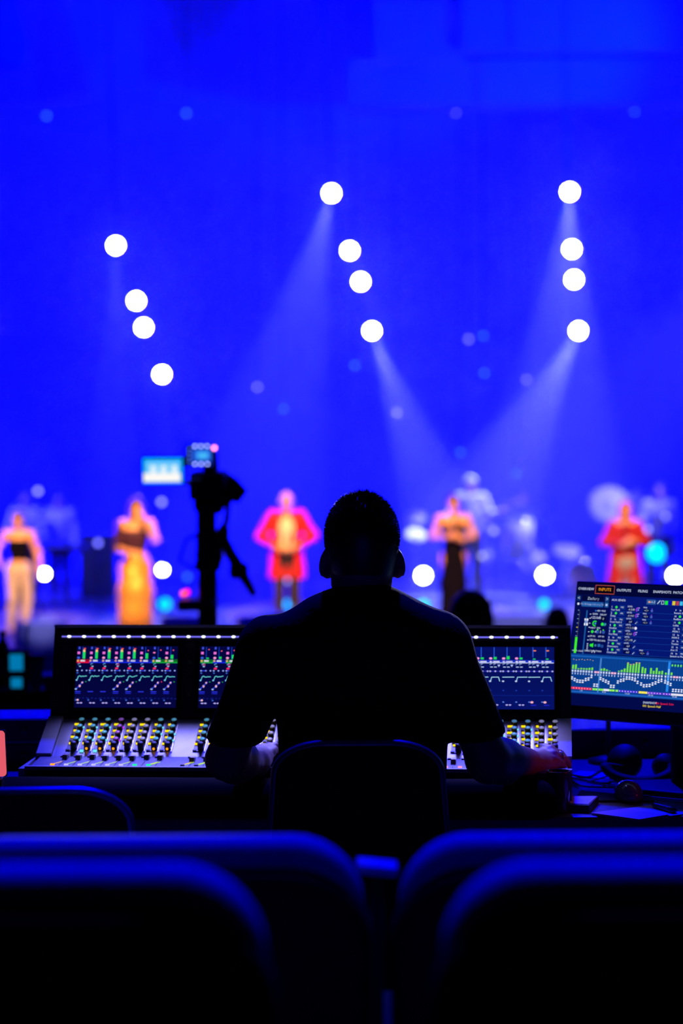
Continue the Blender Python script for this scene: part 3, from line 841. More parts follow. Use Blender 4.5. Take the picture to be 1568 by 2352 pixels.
for zz, rr in ((.28, .16), (.68, .16)):
    MB().lathe([(rr, -.01), (rr, .012), (rr * .85, .012), (rr * .3, -.03), (0, -.02)], 20).build('speaker_cone', mat('cone_paper', (.03, .03, .035), .8), t, (0, -.215, zz), (R(90), 0, 0))
# hung loudspeaker column at the upper left
b = P(122, 96, 37.4)
t = thing('hung_speaker_column', 'faint dark loudspeaker column hanging at the upper left', 'speaker', b, 0, rot=(0, R(-12), 0))
for k in range(5):
    bevel(MB().box((0, 0, .95 - .42 * k), (.78, .5, .40)).build('speaker_box', mat('grey_speaker_paint', (.55, .55, .58), .7), t), .02)

# ------------------------------------------------------------------ floor lamps of the stage
E_white2 = emis('floor_lamp_white', (0.92, 0.97, 1.0), 45)
E_cyan = emis('floor_glow_cyan', (0.0, 0.30, 0.9), 5.0)
E_dim = emis('dim_lamp_lilac', (0.16, 0.16, 0.9), 1.6)
E_dim2 = emis('faint_lamp_blue', (0.03, 0.09, 0.9), 1.5)
def floor_lamp(px, py, d, lens_mat, rl, label, group):
    p = P(px, py, d)
    t = lamp(p, V3((p.x * .3, 5, 1.4)), label, group, lens_mat, rl, .2, 'floor_spotlight')
    return t
for px, py, d, wh in ((102, 1318, 34.2, 'beside the singer in pale jeans'), (373, 1309, 34.2, 'right of the gold skirt'), (972, 1322, 34.2, 'right of the engineer\'s ear'),
                      (1251, 1321, 34.2, 'between the black dress and the big monitor'), (1550, 1322, 34.2, 'above the right end of the big monitor')):
    floor_lamp(px, py, d, E_white2, .078 if px > 400 else .055, 'white round stage lamp low on the stage, ' + wh, 'white low stage lamps')
for px, py, rl, wh in ((378, 1388, .075, 'below the white lamp right of the gold skirt'), (666, 1388, .07, 'at the feet of the red-jacketed singer'), (972, 1392, .075, 'below the white lamp at the engineer\'s ear'), (1249, 1388, .06, 'above the smaller dark head'), (1330, 1652, .06, 'seen in the gap under the big monitor'), (1440, 1265, .12, 'behind the hip of the percussionist')):
    floor_lamp(px if px != 1440 else 1507, py if px != 1440 else 1270, 33.9 if py < 1600 else 27.6, E_cyan, rl, 'cyan glow built as a stage lamp ' + wh, 'cyan glows built as low stage lamps')  # cyan glows low on the stage, modelled as lamps
faint = [(591, 889, 1), (651, 939, 2), (815, 839, 2), (911, 948, 0), (1076, 779, 1), (1109, 771, 2), (1112, 857, 2), (1209, 872, 1), (1057, 1039, 2), (1186, 1088, 2), (107, 266, 2), (428, 260, 2), (1047, 257, 1), (1457, 255, 2), (87, 1128, 0), (371, 1153, 0), (1487, 1216, 0), (1528, 1186, 1), (1133, 1219, 0), (1108, 1277, 0), (430, 1325, 2), (662, 1333, 0), (225, 1247, 1)]
fl_lab = {0: 'dim lilac lamp', 1: 'faint lilac lamp', 2: 'very faint blue lamp'}
E_f = [emis('dim_lamp_0', (0.33, 0.33, 1.0), 3.0), emis('dim_lamp_1', (0.13, 0.13, 0.9), 5.0), emis('dim_lamp_2', (0.02, 0.09, 0.9), 4.0)]
place = ['between the left and middle lamp bars, the upper of two', 'between the left and middle lamp bars, the lower of two', 'just left of the middle bar\'s lowest lamp', 'below the middle lamp bar',
 'between the middle and right bars, left of a close pair', 'between the middle and right bars, right of a close pair', 'under the close pair between the bars', 'left of and below the right lamp bar', 'over the black-dressed singer',
 'high right of the black-dressed singer', 'near the ceiling at the far left', 'near the ceiling above the left lamp bar', 'near the ceiling between the middle and right bars', 'near the ceiling at the far right', 'above the singer in pale jeans',
 'at the raised hand of the gold-skirted singer', 'right of the auburn-haired singer\'s shoulder', 'at the right edge above the percussionist', 'beside the conga drum, upper', 'beside the conga drum, lower', 'left of the camera column', 'between the legs of the red-jacketed singer', 'left of the gold-skirted singer\'s waist']
for (px, py, k), wh in zip(faint, place):
    dd = 38.6 if py < 1100 else 33.6
    if py == 1333: dd = 33.0
    p = P(px, py, dd)
    t = lamp(p, V3((p.x * .4, 5, 1.4)), fl_lab[k] + ' ' + wh, 'dim lamps hung about the stage', E_f[k], .034, .16, 'small_stage_lamp')
    iv = t.rotation_euler.to_matrix().inverted()
    end = V3((0, .05, 8.72 - p.z)) if py < 1100 else V3((0, .1, (RIS if p.y > 35.2 else STAGE) + .01 - p.z))
    MB().tube([iv @ V3((0, .12, 0)), iv @ (V3((0, .12, 0)) + V3((0, 0, end.z)))], .012, 6).build('rod', M_black, t)

# ------------------------------------------------------------------ mixing place: desk and console
M_desk = mat('desk_laminate', (0.20, 0.20, 0.22), 0.42, var=0.12, scale=12)
M_dark = mat('black_plastic', (0.007, 0.007, 0.009), 0.55, var=0.2, scale=50)
M_panel = mat('grey_console_panel', (0.26, 0.26, 0.33), 0.35, 0.35, var=0.08, scale=40)
M_fpanel = mat('slate_fader_panel', (0.16, 0.17, 0.22), 0.4, 0.2, var=0.12, scale=40)
M_cheek = mat('console_side_paint', (0.34, 0.34, 0.38), 0.45, var=0.08, scale=30)
M_strip = mat('dark_channel_strip', (0.05, 0.055, 0.08), 0.4, var=0.15, scale=60)
DESK = 0.70
desk = thing('desk', 'long dark desk carrying the mixing console and the big monitor', 'desk', (0.1, 5.6, 0))
bevel(MB().box((0, 0, DESK - .02), (3.0, 1.06, .04)).build('desk_top', M_desk, desk), .006)
MB().box((0, .46, .35), (2.8, .03, .6)).build('modesty_panel', M_dark, desk)
for sx in (-1, 1):
    for sy in (-1, 1):
        bevel(MB().box((sx * 1.4, sy * .45, (DESK - .04) / 2), (.06, .06, DESK - .04)).build('leg', M_dark, desk), .004)

M_gloss0 = mat('dark_screw', (0.02, 0.02, 0.024), 0.5)
PSI = 0.0897
CO = V3((-0.699, 5.268, 0.78))
CW, D1, h1, D2, h2, D3, AL, LP = 1.195, .1245, .0072, .139, .0646, .0074, 1.2542, .2075
con = thing('mixing_console', 'wide dark audio mixing console with four lit screens and rows of knobs', 'mixing console', CO, -PSI)
kz, ky = h1 + h2, D1 + D2
by0, bz0 = ky + D3, kz + .01
pt_ = lambda t_, off=0.0: (by0 + t_ * math.cos(AL) - off * math.sin(AL), bz0 + t_ * math.sin(AL) + off * math.cos(AL))
body = MB().prism([(0, -.075), (0, -.003), (D1, h1 - .004), (ky, kz - .004), (by0, bz0), pt_(LP), (pt_(LP)[0] + .05, pt_(LP)[1]), (by0 + .16, .03), (by0 + .16, -.075)], 'x', 0.0, CW)
bevel(body.build('console_body', M_dark, con), .003)
# flared left arm piece and side cheeks
MB().add([(-.014, 0, -.072), (-.014, 0, 0), (.0, 0, 0), (.0, 0, -.072), (.0, D1, h1), (.0, D1, -.072), (-.002, D1, h1), (-.002, D1, -.072)],
         [(0, 1, 2, 3), (1, 6, 4, 2), (0, 7, 6, 1), (3, 2, 4, 5), (0, 3, 5, 7), (5, 4, 6, 7)]).build('arm_rest', M_cheek, con)
th1 = math.atan2(h1, D1); th2 = math.atan2(h2, D2)
def on1(x, t_, off=0.0):      # on the fader section, t from the front edge
    return V3((x, t_ * math.cos(th1) - off * math.sin(th1), t_ * math.sin(th1) + off * math.cos(th1)))
def on2(x, t_, off=0.0):      # on the knob section
    return V3((x, D1 + t_ * math.cos(th2) - off * math.sin(th2), h1 + t_ * math.sin(th2) + off * math.cos(th2)))
def onp(x, t_, off=0.0):      # on the screen bridge
    y, z = pt_(t_, off); return V3((x, y, z))
L1, L2 = math.hypot(D1, h1), math.hypot(D2, h2)
RX1, RX2, RXP = Matrix.Rotation(th1, 3, 'X'), Matrix.Rotation(th2, 3, 'X'), Matrix.Rotation(AL, 3, 'X')
for x0, x1 in ((0.0, .034), (CW - .034, CW)):
    MB().box(on2((x0 + x1) / 2, L2 / 2, .004), (x1 - x0, L2, .012), RX2).build('side_cheek', M_cheek, con)
MB().box(on1(CW / 2, .006, .001), (CW, .012, .008), RX1).build('front_lip', M_cheek, con)
PITCHB = .2885                      # one bank of eight strips
BX = [.0582 + PITCHB * k for k in range(4)]
CWD = .0305                         # one strip
for b_ in BX:
    pass
MB().box(on1(CW / 2, L1 / 2 + .004, -.001), (CW - .02, L1 - .012, .006), RX1).build('fader_panel', M_fpanel, con)
MB().box(on2(CW / 2, L2 / 2, -.001), (CW - .07, L2, .006), RX2).build('knob_panel', M_panel, con)

knob_m = MB().lathe([(.0068, 0), (.0064, .009), (.0056, .0098), (0, .0102)], 14).mesh('knob', M_dark)
ring_me = {}
def ring_mesh(col, nm):
    if nm not in ring_me:
        ring_me[nm] = MB().lathe([(0, .0103), (.0061, .0099), (.0058, .0106), (0, .0109)], 14).mesh('knob_cap', mat('cap_' + nm, col, 0.25, 0.3, var=.1, scale=100, glow=.22))
    return ring_me[nm]
big_m = MB().lathe([(.0074, 0), (.0068, .017), (.006, .0182), (0, .0186)], 16).mesh('tall_knob', M_dark)
def box_mesh(nm, s, mt):
    return bevel_mesh(MB().box((0, 0, s[2] / 2), s).mesh(nm, mt))
def bevel_mesh(me): return me
E_yel = emis('led_yellow', rgb(255, 214, 0), 1.25)
E_org = emis('led_orange', rgb(255, 150, 20), 1.5)
E_cy = emis('led_cyan', rgb(110, 225, 255), 1.1)
E_wht = emis('led_lilac_white', rgb(190, 185, 255), 1.1)
E_grn = emis('led_green', rgb(20, 230, 150), 1.2)
E_lime = emis('bar_lime', rgb(190, 235, 60), 1.1)
E_pink = emis('led_pink', rgb(255, 150, 190), 1.1)
yel_m = [box_mesh('yellow_key', (w, .0042, .003), E_yel) for w in (.006, .0095, .012, .008)]
but_m = box_mesh('key', (.0065, .0045, .003), M_dark)
but2_m = box_mesh('select_key', (.009, .004, .003), M_dark)
cyk_m = box_mesh('lit_key', (.0085, .005, .004), E_cy)
dot_m = MB().ball((0, 0, 0), .0024, 8).mesh('ring_light', E_cy)
dotp_m = MB().ball((0, 0, 0), .0024, 8).mesh('ring_light', emis('led_violet', rgb(190, 40, 255), 1.2))
orgdot_m = MB().ball((0, 0, 0), .003, 8).mesh('indicator', E_org)
strip_m = MB().box((0, 0, 0), (.0125, .108, .0012)).mesh('channel_strip', M_strip)
rail_m = MB().box((0, 0, 0), (.0022, .112, .002)).mesh('divider', mat('bright_divider', (.75, .75, .8), .3, .2))
CAPS = {'teal': (.18, .75, .85), 'lilac': (.62, .62, .85), 'violet': (.5, .18, .8), 'blue': (.2, .6, .9)}
slot_m = MB().box((0, 0, 0), (.0022, .088, .001)).mesh('fader_slot', M_dark)
cap_mb = MB().prism([(-.012, 0), (.012, 0), (.0105, .009), (.003, .0065), (-.003, .0065), (-.0105, .009)], 'x', -.0055, .0055)
cap_m = cap_mb.mesh('fader_cap', mat('fader_cap_black', (.03, .028, .032), .35))
line_m = MB().box((0, 0, .0072), (.0105, .0018, .0012)).mesh('cap_line', mat('cap_line_red', (.5, .12, .1), .5))
lkey = {n_: box_mesh('fader_key', (.0088, .006, .0056), e_) for n_, e_ in (('orange', E_org), ('white', E_wht), ('green', E_grn), ('pink', E_pink), ('dark', M_dark))}
strk = {n_: MB().box((0, 0, .001), (.040, .0014, .0008)).mesh('slanted_bar', e_) for n_, e_ in (('lime', E_lime), ('orange', emis('trace_orange', rgb(255, 190, 120), 1.0)))}  # thin slanted emissive bars on the fader panel
rr = random.Random(3)
for b in range(4):
    for c in range(8):
        x = BX[b] + .006 + CWD * (c + .5) - .004
        tone = ('teal' if c < 3 or c > 5 else 'lilac') if b < 2 else ('blue' if c < 6 else 'lilac')
        if b == 0 and c == 3: tone = 'violet'
        link('channel_strip', strip_m, con, on2(x - .006, .074, .003), (th2, 0, 0))
        link('divider', rail_m, con, on2(x + .0135, .074, .0035), (th2, 0, 0))
        for r_ in range(4):
            t_ = .138 - .0262 * r_
            k = link('knob', knob_m, con, on2(x + .004, t_, .002), (th2, 0, 0))
            link('knob_cap', ring_mesh(CAPS[tone], tone), k)
            if rr.random() < .85 and r_ > 0 and tone != 'lilac':
                link('ring_light', dotp_m if tone == 'violet' else dot_m, con, on2(x + .0125, t_ + .001, .006), (th2, 0, 0))
            link('yellow_key', rr.choice(yel_m), con, on2(x - .006 + rr.uniform(-.001, .001), t_ - .011, .0035), (th2, 0, 0))
            link('key', but_m, con, on2(x - .008, t_ - .001, .0035), (th2, 0, 0))
        k = link('tall_knob', big_m, con, on2(x + .004, .030, .002), (th2, 0, 0))
        if (b == 0 and c in (1, 2, 3, 6, 7)) or (b > 0 and rr.random() < .3):
            link('indicator', orgdot_m, con, on2(x + .004, .0225, .008))
        link('select_key', but2_m, con, on2(x - .009, .024, .002), (th2, 0, 0))
        if b == 0 and c in (1, 2):
            link('lit_key', cyk_m, con, on2(x - .007, .019, .002), (th2, 0, 0))
        # fader section
        xf = x - .012
        link('fader_slot', slot_m, con, on1(xf + .008, .066, .0028), (th1, 0, 0))
        pos = (.098, .094, .1, .09, .093, .09, .102, .097)[c] if b == 0 else rr.uniform(.07, .1)
        fc = link('fader_cap', cap_m, con, on1(xf + .008, pos, .003), (th1, 0, 0))
        link('cap_line', line_m, fc)
        key = ('orange', 'white', 'white', 'white', 'white', 'white', 'green', 'green')[c] if b == 0 else ('dark' if b == 1 else 'pink')
        link('fader_key', lkey[key], con, on1(xf - .006, .022, .001), (th1, 0, 0))
        if b == 0 and c != 6 or b == 1 and c < 2:
            link('slanted_bar', strk['orange' if c in (0,) else 'lime'], con, on1(xf + .001, .046, .003), (th1, 0, R(70)))
            if c == 7 or b == 1:
                link('slanted_bar', strk['lime'], con, on1(xf + .006, .046, .003), (th1, 0, R(70)))
        link('select_key', but2_m, con, on1(xf - .002, .112, .002), (th1, 0, 0))
# screen bridge: bezels, screens, lamp strip
XS, SWD, S0, S1 = .0582, .236, .0173, .1612
M_glassbez = mat('black_gloss_bezel', (.006, .006, .008), .15, var=.1)
N1 = (lin(4), lin(4), lin(62)); N4 = (lin(6), lin(14), lin(100))
def C(r, g, b): return (lin(r), lin(g), lin(b))
def channel_screen(kind, seed, nch=8):
    r3 = random.Random(seed); k = INK(); w, h = SWD, S1 - S0
    k.layer = 0
    bg = C(5, 6, 66) if kind == 0 else C(6, 18, 104)
    for i in range(12):
        f0 = i / 12; g_ = 0.75 + .4 * abs(f0 - .35)
        k.rect(0, h * (1 - f0), w, h * (1 - f0 - 1 / 12), tuple(q * g_ for q in bg))
    k.layer = 1
    cw_ = w / nch * (.996)
    Y = lambda v: h * (1 - v)
    for c in range(nch):
        x = .001 + c * cw_; u = cw_
        act = r3.random()
        if kind == 0:
            k.rect(x + .1 * u, Y(.05), x + .24 * u, Y(.01), C(60, 80, 220))
            if c != 6: k.rect(x + .03 * u, Y(.13), x + .24 * u, Y(.09), C(235, 110, 215))
            else: k.dot(x + .14 * u, Y(.105), .1 * u, .0018, C(255, 120, 200))
            k.dot(x + .13 * u, Y(.19), .12 * u, .0028, C(255, 150, 215) if c not in (0, 6) else C(50, 90, 220))
            k.rect(x + .42 * u, Y(.2), x + .47 * u, Y(.01), C(20, 60, 190))
            lv = (.09, .085, .085, .08, .08, .115, .19, .14)[c] if nch == 8 and seed == 1 else r3.uniform(.08, .19)
            k.rect(x + .45 * u, Y(.205), x + .66 * u, Y(lv), C(30, 215, 90))
            if lv < .1:
                k.dot(x + .56 * u, Y(.075), .1 * u, .0034, C(255, 190, 120)); k.dot(x + .60 * u, Y(.04), .1 * u, .0016, C(250, 80, 80))
            else:
                k.dot(x + .65 * u, Y(.05 + .03 * r3.random()), .06 * u, .0014, C(255, 90, 130))
            lc = (C(235, 15, 70), C(20, 40, 230), C(20, 40, 230), C(20, 40, 230), C(20, 40, 230), C(20, 40, 230), C(20, 170, 60), C(20, 170, 60))[c] if seed == 1 else r3.choice([C(20, 170, 60), C(240, 110, 60), C(20, 40, 230)])
            k.rect(x, Y(.275), x + u, Y(.255), lc); k.rect(x, Y(.255), x + u, Y(.215), tuple(q * .35 for q in lc))
            k.dot(x + .1 * u, Y(.238), .09 * u, .0026, C(255, 190, 110)); k.rect(x + .29 * u, Y(.253), x + .66 * u, Y(.225), C(235, 240, 255))
            k.arc(x + .22 * u, Y(.30), .0026, 40, 200, .0009, C(120, 190, 255)); k.dot(x + .28 * u, Y(.33), .09 * u, .0012, C(150, 210, 255))
            if c: k.dot(x + .2 * u, Y(.362), .13 * u, .0024, C(255, 40, 110))
            for q_ in range(3):
                k.dot(x + (.08 + .37 * q_) * u, Y(.398), .07 * u, .0017, C(150, 170, 255))
            if r3.random() < .6: k.rect(x + .1 * u, Y(.405), x + .5 * u, Y(.392), C(40, 60, 230))
            if r3.random() < .5: k.arc(x + .3 * u, Y(.30), .0026, 30, 330, .0009, C(255, 110, 180))
            k.dot(x + .1 * u, Y(.436), .07 * u, .0015, C(60, 110, 210))
            pts = [(x + .02 * u, Y(.553)), (x + .1 * u, Y(.55)), (x + .19 * u, Y(.495)), (x + .3 * u, Y(.485)), (x + .4 * u, Y(.50)), (x + .5 * u, Y(.485 + .02 * r3.random())), (x + .62 * u, Y(.495)), (x + .84 * u, Y(.478 + .02 * r3.random()))]
            k.line(pts, .0014, C(110, 225, 230)); k.dot(x + .06 * u, Y(.555), .07 * u, .0018, C(130, 200, 255))
            if c in (0, 3, 4, 6, 7) or seed > 1:
                k.line([(x + .02 * u, Y(.70)), (x + .22 * u, Y(.665)), (x + .6 * u, Y(.58))], .0019, C(40, 60, 235))
                k.dot(x + .04 * u, Y(.70), .09 * u, .0018, C(170, 200, 255))
                k.dot(x + (.3 + .06 * r3.random()) * u, Y(.65), .08 * u, .003, C(255, 195, 215)); k.dot(x + .52 * u, Y(.595), .07 * u, .0022, C(255, 195, 215))
                k.dot(x + .8 * u, Y(.58), .05 * u, .001, C(40, 170, 80) if c != 6 else C(255, 60, 120))
                k.rect(x - .02 * u, Y(.775), x + .42 * u, Y(.765), C(35, 45, 225))
            k.rect(x - .02 * u, Y(.75), x + .42 * u, Y(.735), C(40, 50, 230))
            for q_ in range(4):
                k.dot(x + (.05 + .3 * q_) * u, Y(.845 + .01 * r3.random()), .08 * u, .0012, C(16, 30, 130))
            k.dot(x + .07 * u, Y(.88), .07 * u, .0016, C(60, 100, 220))
            if c == 0: k.dot(x + .22 * u, Y(.878), .09 * u, .0022, C(255, 190, 210))
            for q_ in (.25, .5):
                k.dot(x + q_ * u, Y(.926), .11 * u, .0015, C(185, 175, 255))
        else:
            k.line([(x + .36 * u, Y(.01)), (x + .36 * u, Y(.16))], .0018, C(40, 90, 220))
            if c < nch - 2:
                k.rect(x + .32 * u, Y(.20), x + .56 * u, Y(.145 + .03 * r3.random()), C(30, 215, 90)); k.dot(x + .1 * u, Y(.185), .13 * u, .0026, C(255, 150, 225))
            else:
                k.dot(x + .46 * u, Y(.195), .12 * u, .0013, C(30, 215, 90)); k.dot(x + .5 * u, Y(.06), .12 * u, .0014, C(255, 130, 80))
            k.rect(x, Y(.262), x + u * .97, Y(.25), C(200, 215, 255)); k.rect(x, Y(.25), x + u, Y(.212), C(20, 45, 200))
            k.rect(x + .02 * u, Y(.247), x + .2 * u, Y(.225), C(255, 245, 245)); k.rect(x + .28 * u, Y(.247), x + .78 * u, Y(.225), C(245, 248, 255))
            for q_ in (.12, .42):
                k.arc(x + q_ * u, Y(.285), .0022, 40, 200, .0008, C(170, 205, 255)); k.rect(x + (q_ - .06) * u, Y(.33), x + (q_ + .15) * u, Y(.318), C(190, 215, 255))
            if r3.random() < .6: k.poly([(x + .62 * u, Y(.285)), (x + .84 * u, Y(.285)), (x + .73 * u, Y(.325))], C(170, 190, 255))
            k.line([(x + .04 * u, Y(.392)), (x + .9 * u, Y(.392))], .0008, C(60, 60, 245))
            for q_ in range(3): k.dot(x + (.06 + .4 * q_) * u, Y(.392), .08 * u, .0017, C(190, 190, 255))
            shp = c % 4
            if shp in (0, 2): pts = [(x + .02 * u, Y(.487)), (x + .9 * u, Y(.485))]
            elif shp == 1: pts = [(x + .02 * u, Y(.55)), (x + .1 * u, Y(.54)), (x + .18 * u, Y(.487)), (x + .9 * u, Y(.485))]
            else: pts = [(x + .02 * u, Y(.55)), (x + .1 * u, Y(.54)), (x + .18 * u, Y(.487)), (x + .7 * u, Y(.485)), (x + .8 * u, Y(.55))]
            k.line(pts, .0015, C(170, 225, 255)); k.dot(x + .06 * u, Y(.552), .09 * u, .0017, C(200, 215, 255))
            k.dot(x + .08 * u, Y(.70), .07 * u, .0013, C(30, 60, 190)); k.dot(x + .08 * u, Y(.885), .08 * u, .0014, C(90, 130, 235))
            k.line([(x, Y(.78)), (x + u, Y(.78))], .0006, C(16, 44, 160))
            if c >= nch - 2: k.dot(x + .28 * u, Y(.888), .12 * u, .0024, C(255, 180, 200)); k.rect(x + .2 * u, Y(.94), x + .62 * u, Y(.93), C(40, 40, 235))
            else: k.dot(x + .35 * u, Y(.932), .1 * u, .0015, C(185, 180, 255)); k.dot(x + .6 * u, Y(.932), .1 * u, .0015, C(185, 180, 255))
    return k
for b in range(4):
    x0 = XS + PITCHB * b - (.002 if b < 3 else .003)
    fr = MB()
    bz = MB().box(onp(x0 + SWD / 2, (S0 + S1) / 2, .001), (SWD + .022, S1 - S0 + .024, .004), RXP).build('screen_bezel', M_glassbez, con)
    k = channel_screen(0 if b < 2 else 1, b + 1, 8)
    s_ = k.build('screen', con, onp(x0, S0, .0035), (AL, 0, 0))
    s_['label'] = 'lit channel screen with meters, curves and coloured dots'
bevel(MB().box(onp(CW / 2, LP - .024, .003), (CW - .03, .016, .006), RXP).build('lamp_strip_housing', M_dark, con), .002)
MB().box(onp(CW / 2 - .005, LP - .0245, .0072), (CW - .05, .003, .002), RXP).build('lamp_strip', emis('strip_blue', rgb(120, 112, 255), 1.0), con)
led_m = MB().ball((0, 0, 0), (.0050, .0030, .003), 8).mesh('lamp_bead', emis('led_white', rgb(240, 245, 255), 2.0))
for k in range(33):
    link('lamp_bead', led_m, con, onp(.0375 + k * .03488, LP - .0245, .0085), (AL, 0, 0))
al = bpy.data.lights.new('console_lamp_strip', 'AREA'); al.shape = 'RECTANGLE'; al.size = CW - .06; al.size_y = .006; al.energy = 1.25; al.color = (.26, .24, 1.0); al.spread = R(54)
alo = link('console_lamp_strip', al, con, onp(CW / 2, LP - .026, .014), (R(-45), 0, 0))
# screws and edge of the top
MB().box(onp(CW / 2, LP + .002, -.022), (CW, .006, .05), RXP).build('top_edge', M_cheek, con)
for b in range(3):
    for t_ in (.05, .125):
        MB().lathe([(0, .002), (.004, .002), (.004, 0)], 8).build('screw', M_gloss0, con, onp(XS + PITCHB * b + SWD + .026, t_, .001), (AL, 0, 0))

# ------------------------------------------------------------------ big monitor
MYAW, MTILT, MH, MW = R(33), R(13), .280, .50
MO = V3((0.50485, 5.4713, 0.88599))
mon = thing('monitor', 'large tilted monitor showing the mixer inputs page at the right', 'monitor', MO, -MYAW)
RT = Matrix.Rotation(R(90) - MTILT, 3, 'X')
def om(x, y, off=0.0):
    return V3((x, y * math.sin(MTILT) - off * math.cos(MTILT), y * math.cos(MTILT) + off * math.sin(MTILT)))
bevel(MB().box(om(MW / 2, MH / 2 - .012, -.012), (MW + .006, MH + .034, .024), RT).build('case', M_dark, mon), .004)
bevel(MB().box(om(MW / 2, MH / 2 - .05, -.035), (MW * .7, MH * .5, .03), RT).build('back_shell', M_dark, mon), .01)
stx = .245
MB().tube([om(stx, .10, -.045) , V3((stx, .085, .0)), V3((stx, .09, DESK - MO.z + .02))], [.02, .021, .022], 12).build('stand_column', M_dark, mon)
bevel(MB().rbox((stx, .05, DESK - MO.z + .009), (.24, .19, .016), .05).build('stand_base', M_dark, mon), .003)
k = INK(); w, h = MW, MH
UPX = lambda px: px * MW / 530.0          # design grid: 530 wide, 300 high, y down
def rx(x0, y0, x1, y1, c): k.rect(UPX(x0), MH - UPX(y0) * 1.0, UPX(x1), MH - UPX(y1) * 1.0, c)
def tx(s, x, y, hh, c, al_='CENTER'): k.text(s, UPX(x), MH - UPX(y), UPX(hh), c, al_)
def dt(x, y, r_, c, ry=None): k.dot(UPX(x), MH - UPX(y), UPX(r_), UPX(ry or r_), c)
def ln_(pts, w_, c): k.line([(UPX(a), MH - UPX(b)) for a, b in pts], UPX(w_), c)
def bx_(x0, y0, x1, y1, w_, c): ln_([(x0, y0), (x1, y0), (x1, y1), (x0, y1), (x0, y0)], w_, c)
def ar_(x, y, r_, a0, a1, w_, c): k.arc(UPX(x), MH - UPX(y), UPX(r_), a0, a1, UPX(w_), c)
WH = C(210, 225, 255)
k.layer = 0
rx(0, 0, 530, 297, C(4, 14, 88)); k.layer = 1
rx(0, 0, 530, 28, C(2, 6, 52)); rx(0, 28, 95, 168, C(3, 12, 78)); rx(96, 28, 530, 168, C(4, 22, 112)); rx(2, 172, 530, 268, C(8, 62, 142)); rx(0, 268, 530, 297, C(3, 10, 74))
k.layer = 2
rx(4, 176, 530, 180, C(24, 92, 180)); rx(4, 262, 530, 266, C(30, 96, 190))
for i, s_ in enumerate(('OVERVIEW', 'INPUTS', 'OUTPUTS', 'FILING', 'SNAPSHOTS', 'PATCHBAY', 'SETUP')):
    x = 26 + i * 50.5
    if s_ == 'INPUTS':
        rx(x - 25, 4, x + 25, 24, C(10, 4, 22)); bx_(x - 25, 4, x + 25, 24, 1.1, C(220, 90, 70)); k.layer = 3; tx(s_, x, 14, 7.4, C(255, 160, 10)); k.layer = 2
    else:
        tx(s_, x, 14, 6.3, WH)
# left strip
rx(18, 30, 76, 42, C(2, 8, 54)); tx('Zachary', 48, 37, 7, WH); rx(4, 31, 14, 43, C(10, 48, 110)); tx('<', 9, 37, 9, WH); rx(80, 31, 90, 43, C(20, 66, 130)); tx('>', 85, 37, 9, WH)
rx(18, 45, 76, 57, C(30, 90, 165)); tx('Ch 1B Stage 1 Analog IN', 46, 51, 4.4, WH); rx(80, 45, 90, 57, C(30, 90, 165)); dt(9, 51, 3, WH); dt(85, 51, 3, WH)
for i in range(10):
    y = 66 + i * 10.4; rx(10, y, 14, y + 1.6, C(120, 150, 210) if i != 4 else C(235, 215, 40))
rx(10, 132, 16, 171, C(60, 240, 20)); ln_([(15, 70), (15, 130)], .8, C(90, 90, 60))
rx(33, 66, 36, 172, C(24, 92, 168)); rx(30, 86, 40, 91, C(235, 240, 255)); rx(31, 91, 39, 97, C(140, 160, 220)); rx(30, 97, 40, 103, C(235, 240, 255))
for y in (74, 84, 96, 106, 117, 128, 137, 146, 150, 154, 158, 162): rx(43, y, 46.5, y + 1.6, WH)
for (x, y, s_) in ((66, 66, '48V'), (79, 66, 'PAD'), (57, 74, 'GAIN'), (79, 75, 'DELAY'), (55, 108, 'HEAT'), (70, 108, 'SPD'), (55, 128, 'LPF IN'), (79, 128, 'LPF IN'), (55, 164, 'DIRECT OUT'), (78, 164, 'PAN')):
    tx(s_, x, y, 4.2, WH)
tx('+22.0dB', 60, 83, 6, WH); rx(73, 79, 86, 90, C(1, 4, 40)); tx('0', 80, 85, 6, WH); tx('-4', 62, 117, 6, WH); tx('2', 76, 117, 6, WH); tx('120 Hz', 58, 137, 5, WH); tx('18.0 kHz', 80, 138, 4.6, WH); 
dt(58, 66, 2, C(40, 110, 230)); ar_(59, 97, 5.5, 60, 280, 2.6, C(40, 230, 60)); dt(60, 97, 2.4, C(70, 140, 220)); dt(79, 98, 4, C(40, 230, 60)); dt(86, 98, 4, C(40, 90, 170)); ln_([(84, 101), (88, 97)], 1.5, C(60, 240, 60))
dt(54, 117, 3.6, C(40, 230, 60)); dt(68, 117, 4.2, C(40, 80, 170)); dt(68, 112, 2, C(80, 240, 30)); dt(84, 117, 4.2, C(40, 80, 170)); dt(83, 112, 1.6, C(80, 240, 30))
dt(54, 150, 3.4, C(40, 230, 60)); k.poly([(UPX(60 + 5 * math.cos(R(a))), MH - UPX(150) + UPX(5 * math.sin(R(a)))) for a in range(90, 271, 20)], C(50, 240, 40)); dt(66, 150, 3, C(60, 120, 160)); rx(72, 146, 79, 153, C(40, 100, 170)); dt(84, 151, 4, C(30, 70, 150))
k.layer = 3
ar_(56, 158.5, 0.1, 0, 1, .1, WH)
